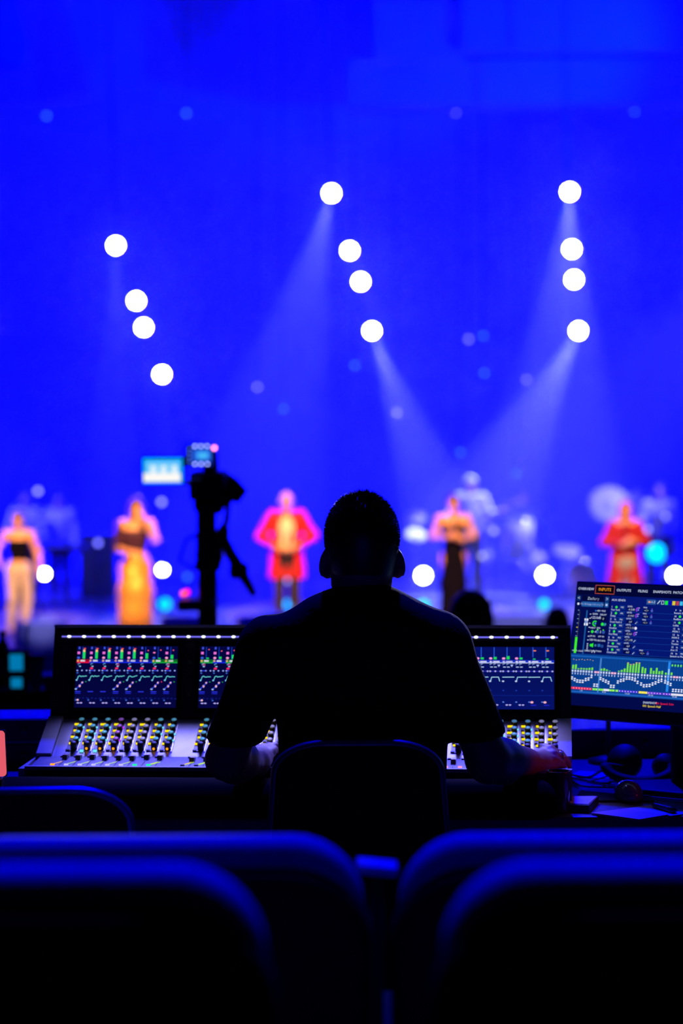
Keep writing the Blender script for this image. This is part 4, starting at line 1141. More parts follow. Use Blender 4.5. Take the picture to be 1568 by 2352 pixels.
# rows of sends
names_l = ['Vox Verb', 'Delay', 'Vocal Verb 2', 'Doubler', 'Vox Plate', 'Drumverb', 'Downstairs', 'Overheads']
names_r = ['Reverb 1R', 'RedBox R', 'Lobby', 'MON 1', 'MON 2', 'Tracker', 'Aux 13', 'Speech to Mon']
k.layer = 2
tx('AUX SENDS', 116, 38, 5, WH)
rx(190, 33, 214, 45, C(40, 84, 150)); dt(197, 39, 3.4, C(255, 170, 120), 2.4); tx('A-Z', 207, 39, 5, WH)
rx(216, 33, 340, 45, C(12, 50, 120)); k.layer = 3
ln_([(219, 42), (225, 35)], 1.8, WH); bx_(229, 35, 235, 43, .9, WH)
for i, c_ in enumerate((C(20, 230, 60), C(0, 0, 200), C(220, 200, 40), C(190, 60, 80), C(60, 190, 240), C(0, 0, 210), C(200, 30, 60), C(120, 40, 200))):
    rx(238 + i * 9.6, 34.5, 245.5 + i * 9.6, 44, c_)
k.layer = 2
for i in range(8):
    y = 50 + i * 14.7
    ln_([(97, y + 15.4), (400, y + 15.4)], .7, C(20, 66, 160))
    on = i in (0, 1, 3, 4, 6, 7)
    tx('%d' % (i + 1), 100, y + 5, 5, WH)
    if on: dt(112, y + 5, 3, C(50, 235, 60))
    else: tx('In', 112, y + 5, 4.6, WH)
    bx_(121, y + 1, 134, y + 9, .6, C(24, 80, 170)); tx('PRE', 127.5, y + 5, 3.6, WH); tx(names_l[i], 98, y + 11.6, 4.4, WH, 'LEFT')
    tx('LEVEL', 148, y + 2, 3.8, WH); rx(142, y + 5, 161, y + 13, C(2, 8, 70)); tx(('-4.2dB', '-6.4dB', '-Inf', '-19.2dB', '-4.2dB', '-17.1dB', '-Inf', '-Inf')[i], 152, y + 9.4, 5, WH)
    if i in (0, 1, 4): ar_(169, y + 9, 4.4, 60, 240, 1.8, C(160, 60, 250)); dt(170, y + 9.4, 2.2, C(120, 130, 230)); ln_([(168, y + 5), (173, y + 4.4)], 1.2, WH)
    elif i == 3: dt(168, y + 9.6, 3.6, C(225, 225, 255))
    else: dt(170, y + 9.4, 3.2, C(28, 60, 140)); ln_([(166, y + 13), (170, y + 9)], 1.2, WH)
    if i in (0, 1, 2, 7):
        tx('PAN', 188, y + 3, 3.6, WH); rx(184, y + 6, 199, y + 14, C(2, 8, 66)); tx('<C>', 191.5, y + 10, 4.6, WH); dt(206, y + 10, 3.2, C(70, 90, 190)); dt(206, y + 5.4, 1, C(140, 60, 250))
    for q_, x_ in enumerate((268, 318, 368)):
        tx('%d' % (i + 9 + 8 * q_), x_, y + 6, 4.6, WH); 
        if q_ == 0 and i in (1, 2): dt(x_ + 12, y + 6, 3, C(50, 235, 60))
        else: tx('In', x_ + 12, y + 6, 4.6, WH)
        bx_(x_ + 20, y + 2, x_ + 33, y + 10, .6, C(24, 80, 170)); tx('PRE', x_ + 26.5, y + 6, 3.6, WH)
    tx(names_r[i], 264, y + 12.6, 4.4, WH, 'LEFT')
tx('MUTE', 12, 162.4 + 12 - 9, 3.6, WH); tx('-0.6dB', 28, 165.4, 4.2, WH)
ar_(62, 170 - 4, 3.6, -30, 210, 1.2, WH); 
# meters of the mixer overview
gr = random.Random(11)
ngr = 46
for i in range(ngr):
    x = 10 + i * 7.4 + (i // 8) * 2.2
    if x > 500: break
    ln_([(x + 2.2, 184), (x + 2.2, 216)], .5, C(14, 84, 160)); ln_([(x + 2.2, 226), (x + 2.2, 250)], .6, C(6, 34, 100))
    lev = 0
    if i < 8: lev = (8, 9, 2, 3, 3, 3, 4, 5)[i]; dt(x + 2, 186 + gr.uniform(-1, 2), 1.6, C(220, 190, 70), .7)
    elif 10 <= i < 14: lev = (4, 5, 3, 1)[i - 10]
    elif 16 <= i < 19: lev = (2, 4, 7)[i - 16]
    elif 19 <= i < 26: lev = (17, 14, 15, 18, 18, 12, 10)[i - 19]
    elif 27 <= i < 35: lev = (11, 6, 12, 6, 7, 4, 3, 5)[i - 27]
    elif i > 43: lev = 9
    if lev: rx(x, 210, x + 4.6, 210 - lev * 1.25, C(120, 235, 40))
    if lev > 13: rx(x, 210 - lev * 1.25 - 2.4, x + 4.6, 210 - lev * 1.25 - .8, C(235, 215, 70))
    pk = i in (8, 9, 14, 15, 35, 36, 40, 41, 42, 43)
    rx(x - (.6 if pk else 0), 212, x + (5.4 if pk else 4.2), 216.5, C(255, 190, 220) if pk else C(215, 230, 255))
    rx(x + 1, 218.5, x + 3.4, 222.5, C(180, 205, 250))
    fy = 232 + 7 * math.sin(i * .55) + gr.uniform(-2, 2) if i < 36 and not pk else 246
    k.layer = 3
    rx(x, fy - 4, x + 5, fy - 1.6, C(235, 240, 255)); rx(x + 1.2, fy - 1.6, x + 3.8, fy + 1, C(150, 180, 240)); rx(x, fy + 1, x + 5, fy + 3.4, C(235, 240, 255))
    k.layer = 2
    sc = C(240, 30, 80) if i < 8 else C(100, 235, 30) if i < 12 else C(230, 235, 255) if i < 14 else C(110, 235, 30) if i < 17 else C(60, 50, 230) if i < 24 else C(245, 235, 20) if i < 27 else C(110, 60, 230) if i < 35 else C(225, 230, 245) if i < 42 else C(110, 235, 30)
    rx(x - 1.6, 253, x + 6, 258, sc)
    k.layer = 3; dt(x + 2.2, 255.5, 1.2, C(255, 215, 235)); k.layer = 2
    if 33 < i < 43: dt(x + 2.2, 187, 2, C(110, 240, 40), 3)
rx(83, 180, 87, 262, C(70, 130, 205)); rx(262, 176, 268, 250, C(40, 140, 245)); rx(263.5, 196, 266.5, 210, C(190, 235, 255))
for i, s_ in enumerate(('1-8', '9-16', '17-24', '25-32', '33-40', '41-48')):
    tx(s_, 40 + i * 61.4, 261, 4, WH)
tx('SNAPSHOT', 206, 279, 5.2, WH, 'LEFT'); tx('001 Speech Solo', 238, 279, 5.2, C(255, 30, 60), 'LEFT'); tx('001 Speech Half', 206, 287, 5.2, C(255, 225, 20), 'LEFT')
s_ = k.build('screen', mon, om(0, 0, .0012), (R(90) - MTILT, 0, 0)); s_['label'] = 'bright blue mixer page with tabs, sends and meters'

# ------------------------------------------------------------------ the engineer at the console
M_tee = mat('black_tshirt', (0.006, 0.006, 0.008), 0.9, var=0.2, scale=90, bump=0.15, spec=0.12)
M_trs = mat('dark_trousers', (0.010, 0.010, 0.014), 0.9, var=0.2, scale=90, bump=0.2)
M_hair = mat('short_dark_hair', (0.012, 0.010, 0.010), 0.4, var=0.3, scale=200)
man = thing('person', 'sound engineer in a black t-shirt seen from behind at the mixing console', 'person', (0.04, 4.88, 0))
MOFF = V3((0.04, 4.88, 0))
def Q_(px, py, d): return P(px, py, d) - MOFF
hc = Q_(831, 1238, 4.94)
nk0, nk1 = Q_(830, 1300, 4.94), Q_(829, 1392, 4.90)
ShL, ShR = Q_(618, 1492, 4.90), Q_(1006, 1487, 4.90)
ElL, ElR = Q_(520, 1744, 4.99), Q_(1122, 1748, 4.97)
WrL, WrR = Q_(583, 1752, 5.19), Q_(1210, 1747, 5.17)
pel = V3((-.0, -.02, .56)); 
skin = [el(hc, (.0750, .094, .084)), el(hc + V3((0, .045, -.055)), (.056, .062, .078), k=.03), rc(hc + V3((0, -.012, -.045)), nk0 + V3((0, -.005, 0)), .061, .054, k=.03), rc(nk0, nk1, .053, .0535, k=.03),
        rc(hc + V3((0, .098, -.015)), hc + V3((0, .118, -.045)), .009, .014, k=.012), el(hc + V3((0, .085, -.115)), (.028, .024, .022), k=.02), rc(hc + V3((-.03, .088, .004)), hc + V3((.03, .088, .004)), .012, .012, k=.02)]
for sg, epx in ((-1, 746), (1, 917)):
    e = Q_(epx, 1298, 4.945)
    tl = Matrix.Rotation(R(-9 * sg), 3, 'Y') @ Matrix.Rotation(R(20 * sg), 3, 'Z')
    skin += [el(e + V3((sg * .002, 0, .004)), (.0085, .017, .028), tl, k=.004), el(e + V3((-sg * .004, .006, -.019)), (.008, .010, .010), None, k=.006)]
# neck folds
for py, r_ in ((1338, .0565), (1352, .0560)):
    q = Q_(830, py, 4.925); skin.append(el(q, (r_, .060, .008), None, k=.012))
skin += [rc(nk1 + V3((0, 0, -.05)), ShL, .03, .045, k=.02), rc(nk1 + V3((0, 0, -.05)), ShR, .03, .045, k=.02), el((0, 0, .95), (.15, .085, .16), k=.03), el((0, -.02, .72), (.145, .09, .18), k=.08), el(pel, (.155, .10, .11), k=.08)]
skin += [rc(ShL, ElL, .047, .040, k=.03), rc(ElL, ElL.lerp(WrL, .35), .041, .043, k=.02), rc(ElL.lerp(WrL, .3), WrL, .043, .029, k=.03),
         rc(ShR, ElR, .047, .041, k=.03), rc(ElR, ElR.lerp(WrR, .35), .045, .045, k=.02), rc(ElR.lerp(WrR, .3), WrR, .045, .028, k=.02)]
# right hand: back of the hand up, fingers closed down onto the end of the console
def finger(kn, j1, j2, tip, r0, k=.005):
    return [rc(kn, j1, r0 * 1.12, r0, k=.008), rc(j1, j2, r0, r0 * .93, k=k), rc(j2, tip, r0 * .93, r0 * .8, k=k)]
KN = [Q_(1250, 1719, 5.268), Q_(1263, 1724, 5.252), Q_(1271, 1734, 5.236), Q_(1272, 1747, 5.222)]
J1 = [Q_(1266, 1719, 5.303), Q_(1286, 1731, 5.282), Q_(1295, 1743, 5.258), Q_(1291, 1757, 5.240)]
J2 = [Q_(1277, 1732, 5.322), Q_(1298, 1745, 5.298), Q_(1304, 1755, 5.270), Q_(1298, 1767, 5.250)]
TP = [Q_(1280, 1748, 5.326), Q_(1300, 1758, 5.300), Q_(1303, 1766, 5.272), Q_(1297, 1774, 5.252)]
for kn, r0, r1 in zip(KN, (.020, .021, .021, .019), (.0125, .0122, .0118, .0108)):
    skin += [rc(WrR + V3((0, 0, -.006)), kn + V3((0, 0, -.010)), r0, r1, k=.012), el(kn, (.0115, .0115, .0105), None, k=.006)]
for a_, b_, c_, e_, r_ in zip(KN, J1, J2, TP, (.0092, .0095, .0091, .0080)):
    skin += finger(a_, b_, c_, e_, r_, .003)
tb = WrR + V3((.004, .026, -.010))
skin += [rc(tb, Q_(1240, 1737, 5.245), .017, .013, k=.012), rc(Q_(1240, 1737, 5.245), Q_(1250, 1740, 5.285), .0125, .011, k=.005), rc(Q_(1250, 1740, 5.285), Q_(1261, 1750, 5.312), .011, .009, k=.004)]
# left hand on the lower knobs
KL = [Q_(608, 1722, 5.285), Q_(601, 1724, 5.30), Q_(594, 1729, 5.305), Q_(588, 1737, 5.30)]
for i, kn in enumerate(KL):
    skin += [rc(WrL, kn + V3((0, 0, -.006)), .024 - .001 * i, .015, k=.02)]
    a_ = kn + V3((.022 - .004 * i, .026, .004)); b_ = a_ + V3((.012, .016, -.014)); c_ = b_ + V3((.004, .006, -.014))
    skin += finger(kn, a_, b_, c_, (.0095, .0098, .0094, .0082)[i])
skin += [rc(WrL + V3((.012, .01, 0)), Q_(610, 1742, 5.235), .018, .014, k=.015), rc(Q_(610, 1742, 5.235), Q_(622, 1728, 5.27), .0135, .011, k=.006), rc(Q_(622, 1728, 5.27), Q_(631, 1722, 5.29), .011, .009, k=.005)]
# seated legs
KnL, KnR = V3((-.19, .42, .52)), V3((.17, .42, .52)); AnL, AnR = V3((-.2, .36, .10)), V3((.19, .36, .10))
legs = [rc((-.09, .0, .54), KnL, .085, .06, k=.04), rc((.09, .0, .54), KnR, .085, .06, k=.04), rc(KnL, AnL, .058, .038, k=.03), rc(KnR, AnR, .058, .038, k=.03)]
skin += legs + [rc(AnL + V3((0, -.02, -.05)), AnL + V3((0, .15, -.06)), .036, .028, k=.03), rc(AnR + V3((0, -.02, -.05)), AnR + V3((0, .15, -.06)), .036, .028, k=.03)]
V, Q = sdf_mesh(skin, .005, .03, None, 1)
np_object('body', V, Q, M_skin_fore, man)
face_parts(man, hc + V3((0, .012, -.03)), (0, 1, 0), 1.0)
# t-shirt
def hem(S_, E_, t_, extra): 
    d = (E_ - S_).normalized(); return (tuple(S_ + (E_ - S_) * t_), tuple((d + V3(extra)).normalized()))
tee = [rc(Q_(829, 1444, 4.89), ShL, .034, .062, k=.04), rc(Q_(829, 1444, 4.89), ShR, .034, .063, k=.04),
       el(Q_(829, 1432, 4.895), (.072, .066, .034), None, k=.02),
       el((.002, .0, 1.0), (.178, .118, .21), None, k=.09), el((-.002, -.012, .80), (.166, .115, .2), None, k=.08), el((-.0, -.02, .60), (.172, .12, .14), None, k=.06),
       rc(ShL, ElL, .063, .054, k=.02, cut=hem(ShL, ElL, .80, (.35, 0, 0))), rc(ShR, ElR, .064, .060, k=.02, cut=hem(ShR, ElR, .76, (-.30, 0, -.1)))]
sb = [el(Q_(829, 1385, 4.905), (.060, .056, .03), None, sub=True)]
V, Q = sdf_mesh(tee, .006, .05, (.0022, 34), 1)
ts = np_object('t_shirt', V, Q, M_tee, man)
cl = MB()
cpts = [Q_(829, 1393, 4.905) + V3((.068 * math.cos(a), .066 * math.sin(a) , -.012 * math.sin(a))) for a in [2 * math.pi * k / 28 for k in range(29)]]
cl.tube(cpts, .006, 6, False).build('collar', M_tee, ts)
V, Q = sdf_mesh(grow(legs, .016) + [el(pel, (.178, .125, .12), None, k=.06)], .010, .03, (.003, 40), 1)
np_object('trousers', V, Q, M_trs, man)
for A_ in (AnL, AnR):
    V, Q = sdf_mesh([rc(A_ + V3((0, -.03, -.052)), A_ + V3((0, .16, -.06)), .044, .036, cut=((0, 0, .004), (0, 0, -1))), rc(A_, A_ + V3((0, 0, -.04)), .048, .044)], .01, .03)
    np_object('shoe', V, Q, M_blackshoe, man)
# ring on the right hand
rd = (J1[2] - KN[2]).normalized(); rp = KN[2].lerp(J1[2], .55)
rt_ = rd.orthogonal().normalized(); rb_ = rd.cross(rt_)
MB().tube([rp + (rt_ * math.cos(a) + rb_ * math.sin(a)) * .0112 for a in [2 * math.pi * k / 18 for k in range(19)]], .0022, 6, False).build('ring', M_chrome, man)
# short cropped hair: a close cap and many little spikes
V, Q = sdf_mesh([el(hc + V3((0, -.004, .004)), (.0765, .096, .0835)), rc(hc + V3((0, -.02, -.05)), nk0 + V3((0, -.012, .014)), .0620, .0555, k=.03), rc(hc + V3((0, .09, -.12)), hc + V3((0, .12, -.02)), .09, .075, sub=True)], .006, .02)
hair = np_object('hair', V, Q, M_hair, man)
hr = random.Random(5); sp = MB(); vs, fs = [], []
for i in range(5200):
    u_ = hr.uniform(-.35, 1.0); a = hr.uniform(0, 2 * math.pi)
    s_ = math.sqrt(max(0, 1 - u_ * u_)); n_ = V3((s_ * math.cos(a), s_ * math.sin(a), u_))
    if n_.y > .55 and u_ < .3: continue
    base = hc + V3((0, -.004, .004)) + V3((n_.x * .0765, n_.y * .0955, n_.z * .0835))
    up = max(0, u_)
    L_ = .003 + .015 * up ** 1.8 * hr.uniform(.55, 1.15)
    d = (n_ * .8 + V3((0, 0, .35 * up)) + V3((hr.uniform(-.35, .35), hr.uniform(-.35, .35), hr.uniform(-.2, .2)))).normalized()
    w_ = d.orthogonal().normalized(); b2 = d.cross(w_); r_ = .0009 + .0007 * up
    n0 = len(vs)
    vs += [base + w_ * r_, base - w_ * r_ * .5 + b2 * r_ * .87, base - w_ * r_ * .5 - b2 * r_ * .87, base + d * L_]
    fs += [(n0, n0 + 1, n0 + 3), (n0 + 1, n0 + 2, n0 + 3), (n0 + 2, n0, n0 + 3)]
sp.add(vs, fs).build('hair_tips', M_hair, hair)['kind'] = 'stuff'

# ------------------------------------------------------------------ stacking chairs
M_frame = mat('chair_frame_steel', (0.26, 0.26, 0.30), 0.36, 0.6, var=0.1)
M_uph = mat('black_upholstery', (0.008, 0.008, 0.010), 0.9, var=0.3, scale=150, bump=0.3, spec=0.2)
def outline(w0, w1, h, n=8):
    """closed outline of a rounded chair back, w0 half width at the bottom, w1 at the shoulder"""
    pts = [(-w0, 0), (w0, 0)]
    r = w1 * .62
    for k in range(n + 1):
        a = R(90 * k / n); pts.append((w1 - r + r * math.cos(a) + .0, h - r * .62 + r * .62 * math.sin(a)))
    for k in range(n + 1):
        a = R(90 + 90 * k / n); pts.append((-w1 + r + r * math.cos(a), h - r * .62 + r * .62 * math.sin(a)))
    return pts
def stack_chair(x, y, label, rz=0.0, top=.925):
    t = thing('stacking_chair', label, 'chair', (x, y, 0), rz, 'rounded stacking chairs behind the desk')
    hb = top - .52
    o = outline(.185, .158, hb)
    lean = .22
    f3 = lambda p, dy=0.0: V3((p[0], -.22 - lean * p[1] * .35 + dy + .05 * (1 - (p[0] / .19) ** 2) * -.6, .50 + p[1]))
    n_ = len(o); mb = MB()
    vs = [f3(p, .012) for p in o] + [f3(p, -.012) for p in o] + [f3((0, hb * .5), .02), f3((0, hb * .5), -.02)]
    fs = [(i, (i + 1) % n_, 2 * n_) for i in range(n_)] + [(n_ + (i + 1) % n_, n_ + i, 2 * n_ + 1) for i in range(n_)] + [(i, n_ + i, n_ + (i + 1) % n_, (i + 1) % n_) for i in range(n_)]
    mb.add(vs, fs, False).build('backrest', M_uph, t)
    path = [f3(p) for p in o[1:]] + [f3(o[0])]
    fr = [path[0] + V3((0, .04, -.08))] + path + [path[-1] + V3((0, .04, -.08))]
    MB().tube(fr, .0105, 8).build('back_frame', M_frame, t)
    V, Q = sdf_mesh([rc((-.13, -.1, .455), (.13, -.1, .455), .05, .05, cut=((0, 0, .5), (0, 0, 1))), rc((-.15, .14, .455), (.15, .14, .455), .05, .05, cut=((0, 0, .5), (0, 0, 1))), el((0, .02, .46), (.2, .2, .035))], .014, .06)
    np_object('seat', V, Q, M_uph, t)
    for sx in (-1, 1):
        MB().tube([(sx * .185, -.20, .45), (sx * .2, -.27, .0)], .0105, 8).build('leg', M_frame, t)
        MB().tube([(sx * .185, .18, .44), (sx * .2, .23, .0)], .0105, 8).build('leg', M_frame, t)
        MB().tube([(sx * .187, -.22, .44), (sx * .187, .2, .44)], .0105, 8).build('seat_rail', M_frame, t)
    return t
c = P(822, 1800, 4.64)
stack_chair(c.x, c.y + .27, 'rounded stacking chair the engineer sits on', 0, .945)
c = P(62, 1900, 4.11)
stack_chair(c.x, c.y + .27, 'empty rounded stacking chair at the left in front of the console', 0.05, .945)

# ------------------------------------------------------------------ upholstered hall seats in front of the camera
M_seat = mat('dark_blue_seat_fabric', (0.26, 0.26, 0.30), 0.85, var=0.15, scale=200, bump=0.2, spec=0.1)
M_seatback = mat('black_seat_shell', (0.006, 0.006, 0.008), 0.8, var=0.2, scale=60, spec=0.05)
def seat_mesh():
    d = {}
    def slab(w, h, th, rad, z0, y0, lean):
        n = 7; prof = []
        for k in range(n + 1):
            a = R(90 * k / n); prof.append((w / 2 - rad + rad * math.cos(a), h - rad + rad * math.sin(a)))
        for k in range(n + 1):
            a = R(90 + 90 * k / n); prof.append((-w / 2 + rad + rad * math.cos(a), h - rad + rad * math.sin(a)))
        prof = [(w / 2, 0)] + prof + [(-w / 2, 0)]
        m_ = len(prof); mb = MB(); vs = []
        offs = ((-.5, .80), (-.42, .91), (-.25, .975), (0, 1.0), (.25, .975), (.42, .91), (.5, .80))
        for (o_, s_) in offs:
            e = (1 - s_) * th * 1.1
            for (x, z) in prof:
                cx, cz = x - math.copysign(min(abs(x), e), x), z - (e if z > .02 else 0)
                vs.append(V3((cx, y0 + o_ * th - lean * cz, z0 + cz)))
        fs = [(r_ * m_ + i, r_ * m_ + (i + 1) % m_, (r_ + 1) * m_ + (i + 1) % m_, (r_ + 1) * m_ + i) for r_ in range(len(offs) - 1) for i in range(m_)]
        fs += [tuple(range(m_))[::-1], tuple(range((len(offs) - 1) * m_, len(offs) * m_))]
        return mb.add(vs, fs, True)
    d['backrest'] = (slab(.53, .52, .075, .085, .42, .0, .12), M_seat)
    d['back_shell'] = (slab(.552, .508, .084, .098, .40, -.014, .12), M_seatback)  # black shell widened over the lit sides to keep them dark
    d['seat'] = (MB().rbox((0, .27, .43), (.50, .46, .09), .06), M_seat)
    d['pedestal'] = (MB().box((0, .2, .2), (.10, .22, .40)).box((0, .2, .01), (.3, .3, .02)), M_seatback)
    return d
SM = {k_: v_[0].mesh(k_, v_[1]) for k_, v_ in seat_mesh().items()}
arm_m = MB().rbox((0, .16, .63), (.055, .36, .03), .02).mesh('armrest', M_seatback)
armp_m = MB().box((0, .12, .315), (.035, .20, .60)).mesh('armrest_post', M_seatback)
def hall_seat(x, y, z, label, rz=0.0, group='upholstered hall seats'):
    t = thing('hall_seat', label, 'seat', (x, y, z), rz, group)
    for k_, me in SM.items():
        link(k_, me, t)
    for sx in (-1, 1):
        link('armrest', arm_m, t, (sx * .30, 0, 0)); link('armrest_post', armp_m, t, (sx * .30, 0, 0))
    return t
for px, lab in ((350, 'upholstered seat in the nearer row, left of the gap, second row from the camera'), (1395, 'upholstered seat right of the gap, second row from the camera')):
    c = P(px, 1895, 3.05); t = hall_seat(c.x, 3.02, .115, lab)
    if px < 700:
        q = P(866, 2004, 3.06)
        bevel(MB().box((q.x - c.x, .05, q.z - .115), (.052, .05, .012), Matrix.Rotation(R(6), 3, 'Y')).build('row_clip', mat('grey_plastic', (.3, .3, .33), .5), t), .003)
        MB().tube([(q.x - c.x, .05, q.z - .125), (q.x - c.x - .0, .05, .64)], .008, 8).build('clip_post', M_seatback, t)
for px, lab in ((-10, 'closest upholstered seat at the lower left, nearest row'), (1630, 'closest upholstered seat at the lower right, nearest row')):
    c = P(px, 1935, 2.35); hall_seat(c.x, 2.30, .222, lab)

# ------------------------------------------------------------------ on the desk
M_paper = mat('white_paper', (0.75, 0.74, 0.72), 0.9, var=0.05, scale=20)
M_pinknote = mat('pink_note_paper', (0.80, 0.45, 0.60), 0.9, var=0.05, scale=20)
M_rubber = mat('black_rubber', (0.015, 0.015, 0.017), 0.7, var=0.2, scale=80)
M_gloss = mat('dark_gloss_plastic', (0.03, 0.03, 0.035), 0.12, var=0.1)
def D_(px, py):
    """point of the desk top under a place of the photograph"""
    a, b = P(px, py, 1.0) - CAMPOS, DESK - CAMZ
    return CAMPOS + a * (b / a.z)
def flat_poly(name, corners, th, mt, label, cat, lift=0.0):
    pts = [D_(*c_) for c_ in corners]; o = sum(pts, V3()) / len(pts)
    mb = MB().prism([(q.x - o.x, q.y - o.y) for q in pts], 'z', lift, lift + th)
    ob = mb.build(name, mt, None, (o.x, o.y, DESK + .0008)); tag(ob, label, cat); return ob
flat_poly('note_sheet', [(1357, 1872), (1432, 1862), (1534, 1876), (1468, 1887)], .004, M_pinknote, 'pink note sheet at the front edge of the desk', 'note')
flat_poly('paper_sheet', [(1430, 1860), (1495, 1851), (1600, 1868), (1540, 1876)], .0015, M_paper, 'pale paper sheet under the pen behind the pink note', 'paper')
flat_poly('paper_sheet', [(1484, 1832), (1536, 1820), (1640, 1830), (1640, 1846)], .0025, M_paper, 'pale paper sheet right of the mouse mat', 'paper')
flat_poly('mouse_mat', [(1318, 1843), (1334, 1818), (1480, 1816), (1502, 1843)], .004, M_rubber, 'dark mat under the computer mouse', 'mouse mat')
flat_poly('sheet', [(1300, 1786), (1330, 1772), (1420, 1778), (1415, 1790)], .001, M_paper, 'pale sheet under the cables left of the headphones', 'paper')
flat_poly('notebook', [(1306, 1866), (1302, 1846), (1374, 1846), (1352, 1868)], .016, M_dark, 'small dark closed notebook at the foot of the tumbler', 'notebook')
flat_poly('sheet', [(1309, 1864), (1306, 1847), (1371, 1847), (1350, 1866)], .001, M_paper, 'pale sheet lying on the small notebook', 'paper', .016)
# mouse
c = D_(1443, 1838)
t = thing('computer_mouse', 'glossy dark computer mouse on the mat', 'mouse', (c.x, c.y, DESK + .005), .1)
V, Q = sdf_mesh([el((0, 0, .008), (.030, .056, .032), cut=((0, 0, .0), (0, 0, -1)))], .003, .005)
np_object('shell', V, Q, mat('slate_gloss_plastic', (.12, .12, .14), .14, var=.1), t)
MB().tube([(0, .028, .033), (0, .042, .026)], .004, 8).build('wheel', M_rubber, t)
MB().tube([(0, .055, .012), (.0, .12, .004), (-.05, .2, .004), (.03, .3, .004)], .0018, 6).build('cable', M_rubber, t)
# pen
a, b = D_(1497, 1857), D_(1548, 1871)
t = thing('pen', 'black pen lying on the paper at the right', 'pen', (a.x, a.y, DESK + .008), rot=(b - a).to_track_quat('Z', 'Y').to_euler())
L_ = (b - a).length
MB().lathe([(0, 0), (.002, 0), (.0055, .012), (.006, L_ * .7), (.0065, L_ * .72), (.0065, L_), (0, L_)], 12).build('barrel', M_gloss, t)
MB().box((.008, 0, L_ * .86), (.003, .004, L_ * .24)).build('clip', M_chrome, t)
# headphones lying on the desk
c = D_(1468, 1800)
hp = thing('headphones', 'large black headphones lying in front of the monitor stand', 'headphones', (c.x, c.y, DESK))
arc = [V3((.078 * math.sin(R(a)) * 1.0, -.03 - .035 * math.cos(R(a)) + .03, .012 + .030 * (1 - math.cos(R(a))))) for a in range(-90, 91, 12)]
MB().tube(arc, .011, 8, True, 1.4).build('headband', M_rubber, hp)
for sx, y_, zz, s_ in ((-.028, .05, .042, 1.0), (.062, .03, .034, .72)):
    e = thing if False else None
    cup = MB().lathe([(0, -.018), (.030 * s_, -.018), (.040 * s_, -.010), (.042 * s_, .006), (.038 * s_, .016), (0, .02)], 20, (sx, y_, zz), Matrix.Rotation(R(65), 3, 'X') @ Matrix.Rotation(R(20 * (1 if sx > 0 else -1)), 3, 'Y')).build('ear_cup', M_dark, hp)
    MB().tube([(sx, y_ - .02, zz - .01), (sx * 1.1 + (.02 if sx > 0 else -.045), y_ - .035, .042)], .006, 8).build('yoke', M_rubber, hp)
# cables
def cable(pts, label, r_=.0028):
    q = [D_(*p_) for p_ in pts]; z_ = DESK + r_ + .0012
    sm = []
    for i in range(len(q) - 1):
        for k_ in range(6):
            f0 = k_ / 6; p0, p1, p2, p3 = q[max(i - 1, 0)], q[i], q[i + 1], q[min(i + 2, len(q) - 1)]
            sm.append(.5 * ((2 * p1) + (p2 - p0) * f0 + (2 * p0 - 5 * p1 + 4 * p2 - p3) * f0 * f0 + (3 * p1 - p0 - 3 * p2 + p3) * f0 ** 3))
    sm.append(q[-1]); o = sm[0].copy(); o.z = z_
    ob = MB().tube([V3((p_.x - o.x, p_.y - o.y, 0)) for p_ in sm], r_, 6).build('cable', M_rubber, None, o)
    tag(ob, label, 'cable')
cable([(1310, 1790), (1345, 1797), (1385, 1803), (1402, 1802)], 'upper black cable curving left of the headphones')
cable([(1312, 1799), (1340, 1810), (1380, 1812), (1408, 1813)], 'lower black cable curving left of the mouse')
cable([(1312, 1783), (1350, 1789), (1376, 1776), (1396, 1765)], 'black cable rising towards the ear cup')
cable([(1545, 1800), (1556, 1806), (1575, 1815)], 'short black cable right of the headphones')
# tumbler in front of the console end
c = D_(1282, 1866)
t = thing('tumbler', 'dark tumbler standing by the engineer\'s right hand', 'cup', (c.x, c.y, DESK))
MB().lathe([(0, .0), (.021, .0), (.023, .004), (.026, .086), (.0265, .090), (.0245, .090), (.0235, .084), (.0215, .008), (0, .008)], 24).build('cup', M_gloss, t)
MB().lathe([(0, .074), (.0232, .074)], 20).build('drink', mat('dark_drink', (.02, .01, .006), .05), t)
# small desk microphone post behind the headphones
c = D_(1397, 1752)
t = thing('desk_microphone', 'slim black desk microphone behind the headphones', 'microphone', (c.x, c.y, DESK))
MB().lathe([(0, 0), (.05, 0), (.05, .008), (.012, .018), (0, .018)], 20).build('base', M_dark, t)
MB().tube([(0, 0, .015), (0, 0, .13), (0.004, -.006, .20)], .006, 8).build('gooseneck', M_dark, t)
MB().lathe([(0, 0), (.010, 0), (.013, .02), (.013, .06), (0, .066)], 12).build('capsule', M_rubber, t, (.004, -.006, .19), (R(10), 0, 0))
# outboard units behind the monitor and left of the console
def rack(loc, s, label, rz=0.0, units=2):
    t = thing('rack_unit', label, 'rack unit', loc, rz)
    bevel(MB().box((0, 0, s[2] / 2), s).build('case', M_cheek, t), .004)
    for k_ in range(units):
        z_ = s[2] * (k_ + .5) / units
        bevel(MB().box((0, -s[1] / 2 - .003, z_), (s[0] - .01, .008, s[2] / units - .006)).build('face_plate', M_dark, t), .002)
        for q_ in range(5):
            MB().lathe([(.008, 0), (.007, .014), (0, .014)], 12).build('knob', M_gloss, t, (-s[0] * .36 + q_ * s[0] * .18, -s[1] / 2 - .007, z_), (R(90), 0, 0))
    return t
c = P(-60, 1700, 5.84); rack((c.x - .03, 5.89, DESK), (.42, .16, .118), 'black-faced rack unit left of the console with a blue-lit top')
c = P(1480, 1700, 5.95); rack((c.x, 6.0, DESK), (.54, .2, .07), 'low black rack unit on the desk behind the big monitor', 0, 1)
